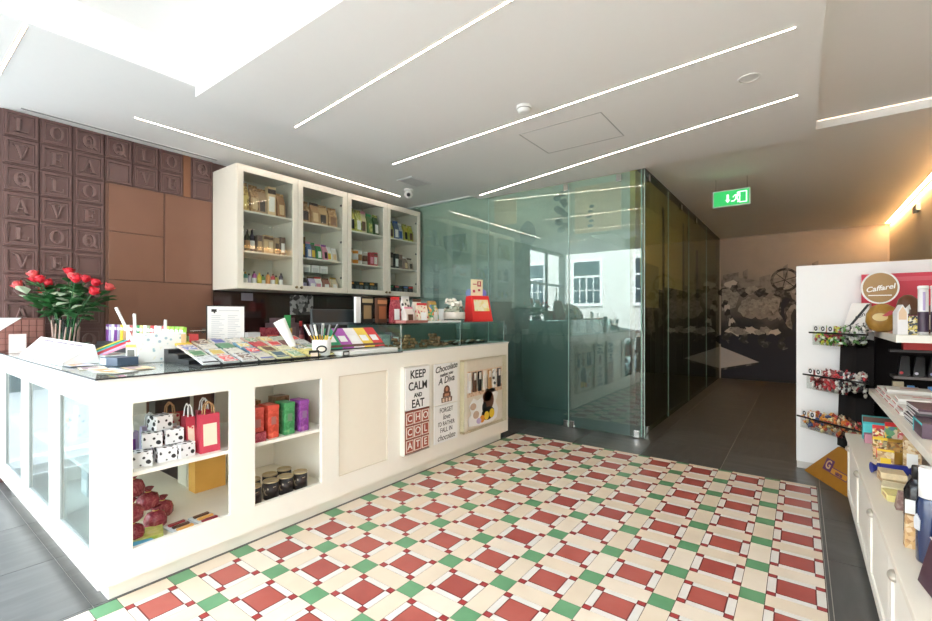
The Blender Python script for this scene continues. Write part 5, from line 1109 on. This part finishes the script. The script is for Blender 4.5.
m = MB(); m.hexa([(-.09, -.04, 0), (.09, -.04, 0), (.09, .04, 0), (-.09, .04, 0)], [(-.03, -.02, .24), (.09, -.02, .24), (.09, .02, .24), (-.03, .02, .24)]); m.build('bag_body', pm((.78, .74, .72), .5), t, bev=.004)
m = MB(); m.hexa([(-.075, -.044, 0), (-.055, -.044, 0), (-.055, -.036, 0), (-.075, -.036, 0)], [(.075, -.026, .23), (.095, -.026, .23), (.095, -.018, .23), (.075, -.018, .23)]); m.build('ribbon', INK, t)
text('E..ta', .055, INK, t, (.045, -.0405, .06), (R(82), R(-25), 0), shear=.2); text('con', .05, INK, t, (.03, -.034, .135), (R(84), R(-25), 0), shear=.2)
t = thing('chocolate_bell', 'tall dark brown wrapped bell with a white cap patch', 'sweet', (.625, 4.56, ZT_))
t.scale = (.72, .72, .80)
m = MB(); m.lathe([(.03, 0), (.05, .01), (.055, .07), (.085, .16), (.09, .24), (.07, .31), (.03, .345), (.001, .35)], n=20); m.build('wrapping', ramp_mat([(0, (.05, .02, .012)), (.6, (.13, .05, .025)), (1, (.35, .16, .08))], 7, .35, 'noise', 4, 1.), t)
m = MB(); m.prism([(-.05, .20), (-.0, .26), (.015, .19), (-.02, .17)], -.098, -.085, 'y'); m.build('white_patch', PAPER, t)
t = thing('house_box', 'white house shaped box on the corner of the upper shelf', 'box', (.535, 4.17, ZT_), R(10))
m = MB(); m.prism([(-.026, 0), (.026, 0), (.026, .15), (0, .20), (-.026, .15)], -.04, .04, 'y'); m.build('box_body', pm((.80, .78, .80), .5), t)
m = MB(); m.prism([(-.020, .10), (.020, .10), (.020, .148), (0, .188), (-.020, .148)], -.0415, -.039, 'y'); m.build('tan_print', pm((.72, .52, .36), .5), t)
m = MB(); m.box(-.033, .033, -.03, .03, 0, .125); pmesh('sweet_box', m, ramp_mat([(0, (.02, .02, .03)), (.45, (.03, .03, .04)), (.5, (.70, .68, .60)), (.75, (.60, .45, .05)), (1, (.05, .05, .06))], 90, .4, 'cells'), 'black box covered in small bright dots beside the house shaped box', 'box', None, (.588, 4.17, ZT_))
def tube_pack(x, y, lab):
    t = thing('tube_pack', lab, 'tube', (x, y, ZT_), 0, 'tall tubes on the upper shelf')
    m = MB(); m.lathe([(.026, 0), (.026, .30)], n=18); m.build('tube', pm((.78, .78, .80), .4), t)
    m = MB(); m.lathe([(.0265, .02), (.0268, .022), (.0268, .15), (.0265, .152)], n=18); m.build('dark_band', pm((.05, .03, .06), .4), t)
    m = MB(); m.box(-.006, .006, -.0285, -.026, .16, .28); m.build('lilac_stripe', pm((.40, .32, .55), .5), t)
    m = MB(); m.lathe([(.028, .30), (.028, .318), (.024, .322)], n=18); m.build('lid', PAPER, t)
tube_pack(.640, 4.14, 'tall white tube with a dark band beside the dotted box')
tube_pack(.70, 4.14, 'tall white tube with a dark band, cut by the frame edge')
for k, (x, y, h, mm, lab) in enumerate(((.66, 4.40, .17, BROWN, 'dark brown packet behind the white tubes'), (.60, 4.32, .13, pm((.35, .06, .12), .5), 'wine red packet behind the dotted box'), (.74, 4.55, .20, pm((.12, .05, .035), .5), 'tall brown packet at the back of the upper shelf'), (.76, 4.28, .10, PAPER, 'low white box behind the tubes'))):
    carton('sweet_packet', lab, 'packet', (x, y, ZT_), .09, .06, h, mm, (PAPER, GOLD, PAPER, KRAFT)[k], None, 'packets on the upper shelf', R(-90))
# ---- between the shelves
ZM = .8285
m = MB(); m.box(.66, 1.2, 5.0, 5.09, 0, .09); pmesh('red_box', m, pm((.66, .03, .03), .4), 'long red box under the upper shelf, against the dark back', 'box', None, (0, 0, 1.125))
t = thing('inner_ledge', 'thin grey ledge carrying the black boxes under the upper shelf', 'ledge', (.92, 4.98, .90))
m = MB(); m.box(-.33, .34, -.09, .115, 0, .02); m.build('ledge', pm((.22, .19, .18), .5), t)
t = thing('inner_ledge', 'thin dark ledge under the long red box', 'ledge', (.92, 5.05, 1.105))
m = MB(); m.box(-.34, .34, -.07, .045, 0, .018); m.build('ledge', pm((.06, .05, .05), .5), t)
for k in range(4):
    t = thing('black_box', 'black upright box with bright corner dots on the grey ledge, %s from the candy stand' % ORD[k], 'box', (.655+.085*k, 4.96, .921), R(-90), 'black boxes on the grey ledge')
    m = MB(); m.hexa([(-.035, -.036, 0), (.035, -.036, 0), (.035, .036, 0), (-.035, .036, 0)], [(-.04, -.012, .155), (.0, -.012, .155), (.0, .036, .155), (-.04, .036, .155)]); m.build('box_body', BLACK, t, bev=.002)
    m = MB(); m.tube((.030, -.015, .025), (.037, -.015, .025), .011, n=10); m.build('bright_dot', (RED, pm((.75, .7, .8), .4), pm((.5, .55, .8), .4), PAPER)[k], t)
for k in range(2):
    m = MB(); m.box(-.02, .02, -.008, .008, 0, .05); pmesh('blue_clip', m, pm((.12, .30, .62), .35), 'blue clip standing under the grey ledge, %s from the candy stand' % ORD[k], 'clip', 'blue clips', (.655+.11*k, 4.66, ZM), bev=.002)
m = MB(); m.box(-.03, .03, -.02, .02, 0, .075); pmesh('kraft_box', m, pm((.45, .38, .26), .5), 'small kraft box at the far corner of the middle shelf', 'box', None, (.585, 4.66, ZM))
bx_ = [(4.52, .13, 0, (.76, .74, .70), 'nearest the candy stand'), (4.30, .12, 0, (.78, .76, .73), 'second from the candy stand'), (4.08, .13, 0, (.74, .70, .66), 'third from the candy stand'), (3.86, .12, 0, (.80, .78, .76), 'fourth from the candy stand'), (3.64, .13, 0, (.76, .74, .72), 'fifth from the candy stand')]
for k, (y, w, _, c, lab) in enumerate(bx_):
    for l in range(2+(k % 2)):
        t = thing('flat_gift_box', 'flat pale gift box with a red line, %s, %s layer' % (lab, ('bottom', 'second', 'third')[l]), 'box', (.56+.012*l, y, ZM+.022*l), .04*math.sin(k*3+l), 'flat boxes on the middle shelf')
        m = MB(); m.box(-.105, .12, -.095, .095, 0, .020); m.build('box_body', pm(c, .45), t, bev=.002)
        m = MB(); m.box(-.1055, -.104, -.08, .08, .005, .012); m.box(-.03, .06, .03, .05, .0195, .0208); m.build('red_line', pm((.50, .06, .06), .5), t)
for k in range(9):
    t = thing('dark_booklet', 'dark booklet in the pile on the middle shelf, %s from the bottom' % ORD[k], 'booklet', (.56+.004*math.sin(k*2), 3.33-.012*k, ZM+.0125*k), .03*math.sin(k), 'pile of dark booklets')
    m = MB(); m.box(-.10, .12, -.13, .13, 0, .0115); m.build('cover', (pm((.05, .045, .05), .4), pm((.30, .27, .28), .5), pm((.08, .03, .05), .4))[k % 3], t)
    m = MB(); m.box(-.101, -.0995, -.12, .12, .003, .0085); m.build('page_edge', PAPER, t)
t = thing('teal_frame_box', 'dark box with a teal edge lying at the near end of the booklet pile', 'box', (.56, 3.04, ZM))
m = MB(); m.box(-.11, .12, -.10, .10, 0, .07); m.build('box_body', pm((.10, .06, .09), .4), t, bev=.002)
m = MB(); m.box(-.1115, -.1095, .085, .10, 0, .07); m.box(-.1115, -.1095, -.1, .1, .06, .07); m.build('teal_edge', TEAL, t)
def BUSY(*cs):
    n = len(cs); return ramp_mat([(k/max(1, n-1)*.8+.1, c) for k, c in enumerate(cs)], 75, .4, 'cells')
B1 = BUSY((.6, .03, .03), (.75, .6, .1), (.8, .78, .7), (.5, .02, .03), (.1, .05, .04)); B2 = BUSY((.75, .5, .05), (.1, .06, .03), (.8, .7, .4), (.6, .1, .05)); B3 = BUSY((.8, .75, .66), (.5, .05, .06), (.3, .15, .08), (.78, .7, .6)); B4 = BUSY((.3, .12, .04), (.6, .35, .1), (.1, .05, .03), (.75, .6, .3)); B5 = BUSY((.6, .4, .2), (.78, .66, .45), (.35, .18, .08), (.7, .5, .25))
# ---- on the low worktop
ZW = .5288
m = MB(); m.box(-.075, .075, -.03, .03, 0, .16, 0); m.box(-.075, .075, -.032, -.028, .03, .11, 1); m.box(-.075, .075, -.0325, -.028, .125, .16, 2)
pmesh('teal_box', m, [TEAL, pm((.10, .58, .62), .4), pm((.12, .06, .05), .5)], 'bright teal gift box at the far end of the low worktop', 'box', None, (.425, 4.25, ZW))
m = MB(); m.box(-.05, .05, -.03, .03, 0, .06); pmesh('pink_box', m, pm((.55, .25, .32), .5), 'small dusky pink box in front of the teal box', 'box', None, (.40, 4.13, ZW))
for k, (x, y, h, mm, pn, lab) in enumerate(((.405, 3.88, .17, B1, YELLOW, 'red sweet bag before the teal box'), (.455, 3.80, .21, MULTI, PAPER, 'tall many coloured sweet bag with a red top'), (.50, 3.70, .20, B3, RED, 'cream bag with a red panel under the middle shelf'), (.39, 3.70, .13, B2, RED, 'yellow bag with a red panel'), (.445, 3.60, .15, B4, GOLD, 'rust brown bag of sweets'), (.50, 3.52, .19, B5, PAPER, 'tan bag of sweets with a white panel'), (.395, 3.56, .09, B5, YELLOW, 'short kraft bag at the worktop edge'))):
    pouch('sweet_bag', lab, 'sweet bag', (x, y, ZW), .075, .06, h, mm, pn, (RED, RED, KRAFT, YELLOW, GOLD, KRAFT, YELLOW)[k], 'bags on the low worktop', R(-90)+.2*math.sin(k*2))
m = MB(); m.tube((-.06, 0, .03), (.06, 0, .03), .028, n=12); m.tube((-.06, 0, .03), (-.09, 0, .03), .008, .03, n=10); m.tube((.06, 0, .03), (.09, 0, .03), .008, .03, n=10)
pmesh('blue_cracker', m, pm((.03, .04, .28), .35), 'dark blue wrapped sweet with twisted ends on the low worktop', 'sweet', None, (.40, 3.36, ZW), .2)
for k, (x, y, c, z, lab) in enumerate(((.385, 3.22, (.62, .48, .28), 0, 'straw coloured packet lying before the blue sweet'), (.38, 3.20, (.70, .56, .36), .031, 'straw coloured packet lying on another one'), (.375, 3.06, (.74, .66, .45), 0, 'cream packet next to the straw coloured ones'), (.37, 2.93, (.78, .68, .28), 0, 'pale yellow packet behind the black labelled bottle'))):
    m = MB(); m.box(-.05, .05, -.055, .055, 0, .030, 0); m.box(-.0512, -.049, -.03, .03, .008, .022, 1)
    pmesh('biscuit_packet', m, [pm(c, .45, var=.2, scale=60), pm((.5, .3, .15), .5)], lab, 'packet', 'packets on the low worktop', (x, y, ZW+z), .15*math.sin(k*2+1), bev=.004)
for k, (x, y) in enumerate(((.372, 2.80), (.40, 2.73))):
    m = MB(); m.hexa([(-.03, -.03, 0), (.03, -.03, 0), (.03, .03, 0), (-.03, .03, 0)], [(-.02, -.008, .08), (.02, -.008, .08), (.02, .008, .08), (-.02, .008, .08)])
    pmesh('almond_bag', m, ramp_mat([(0, (.10, .05, .05)), (.5, (.25, .14, .12)), (1, (.6, .5, .45))], 60, .4, 'noise'), 'small dark bag by the foot of the labelled bottle', 'sweet bag', 'small dark bags by the bottles', (x, y, ZW), .5*k)
bottle('black bottle with a square white label, farthest of the bottles', (.368, 2.50, ZW), .038, .275, pm((.012, .012, .014), .15), BLACK, None, 'bottles on the low worktop', 'liqueur_bottle', .36)
lb = [o for o in COL.objects if o.name.startswith('liqueur_bottle')][-1]
m = MB(); m.hexa([(-.0385, -.036, .075), (.02, -.0385, .075), (.02, -.037, .075), (-.037, -.03, .075)], [(-.0385, -.036, .145), (.02, -.0385, .145), (.02, -.037, .145), (-.037, -.03, .145)]); m.build('square_label', PAPER, lb)
bottle('dark bottle with a white cap under the middle shelf', (.405, 2.62, ZW), .036, .25, pm((.02, .015, .012), .15), PAPER, pm((.5, .45, .4), .5), 'bottles on the low worktop', 'liqueur_bottle', .40)
t = thing('liqueur_bottle', 'navy bottle with a tall white cap, nearest of the bottles', 'bottle', (.368, 2.25, ZW), 0, 'bottles on the low worktop')
t.scale = (1.05, 1.05, 1.25)
m = MB(); m.lathe([(.036, 0), (.038, .006), (.038, .165), (.032, .18), (.026, .19)], n=20); m.build('glass_body', pm((.015, .03, .09), .12, coat=.5), t)
m = MB(); m.lathe([(.031, .183), (.031, .262), (.028, .266)], n=20); m.build('cap', PAPER, t)
m = MB(); m.M = Matrix.Rotation(R(200), 4, 'Z'); m.prism([(-.012, .09), (.012, .09), (.015, .12), (0, .135), (-.015, .12)], .037, .040, 'x'); m.build('white_emblem', pm((.6, .62, .66), .4), t)
m = MB(); m.hexa([(-.022, -.02, 0), (.022, -.02, 0), (.022, .02, 0), (-.022, .02, 0)], [(-.018, -.012, .12), (.018, -.012, .12), (.018, .012, .12), (-.018, .012, .12)]); pmesh('nut_bag', m, ramp_mat([(0, (.35, .14, .05)), (.5, (.65, .40, .18)), (1, (.8, .66, .45))], 70, .45, 'cells'), 'narrow bag of golden nuts between the bottles', 'sweet bag', None, (.335, 2.36, ZW))
t = thing('dark_gift_bag', 'dark plum paper bag with a pale folded edge at the near end of the worktop', 'gift bag', (.392, 2.02, ZW), R(8))
m = MB(); m.hexa([(-.075, -.09, 0), (.075, -.09, 0), (.075, .07, 0), (-.075, .07, 0)], [(-.045, -.08, .15), (.06, -.08, .15), (.06, .06, .15), (-.045, .06, .15)]); m.build('bag_body', pm((.055, .02, .035), .5), t)
m = MB(); m.tube((-.076, -.091, 0), (-.046, -.081, .15), .003, n=6); m.tube((-.046, -.08, .15), (-.046, .06, .15), .003, n=6); m.build('folded_edge', pm((.62, .55, .56), .5), t)
# ------------------------------------------------------------------ light, camera, view
w = bpy.data.worlds.new('sky'); SC.world = w; w.use_nodes = True
nt = w.node_tree; bg = nt.nodes['Background']
bg.inputs['Color'].default_value = (.76, .89, 1.0, 1); bg.inputs['Strength'].default_value = WORLD
sun = bpy.data.lights.new('sun', 'SUN'); sun.energy = SUN; sun.angle = R(.6); sun.color = (1, .97, .93)
so = bpy.data.objects.new('sun', sun); COL.objects.link(so); so.rotation_euler = Euler((R(-38), R(12), 0))
cam = bpy.data.cameras.new('camera'); cam.sensor_width = 36; cam.lens = 450/932*36; cam.shift_y = 5/932; cam.clip_start = .05
co = bpy.data.objects.new('camera', cam); COL.objects.link(co); co.location = (0, 0, 1.4); co.rotation_euler = (R(90), 0, math.atan(335/450))
SC.camera = co
SC.view_settings.view_transform = 'Standard'; SC.view_settings.look = 'None'; SC.view_settings.gamma = 1
SC.view_settings.use_curve_mapping = False; SC.view_settings.exposure = EXPO
cy = SC.cycles
cy.use_denoising = True; cy.max_bounces = 10; cy.diffuse_bounces = 6; cy.glossy_bounces = 4; cy.transparent_max_bounces = 16; cy.transmission_bounces = 6
cy.sample_clamp_indirect = 6; cy.caustics_reflective = False; cy.caustics_refractive = False; cy.blur_glossy = .5
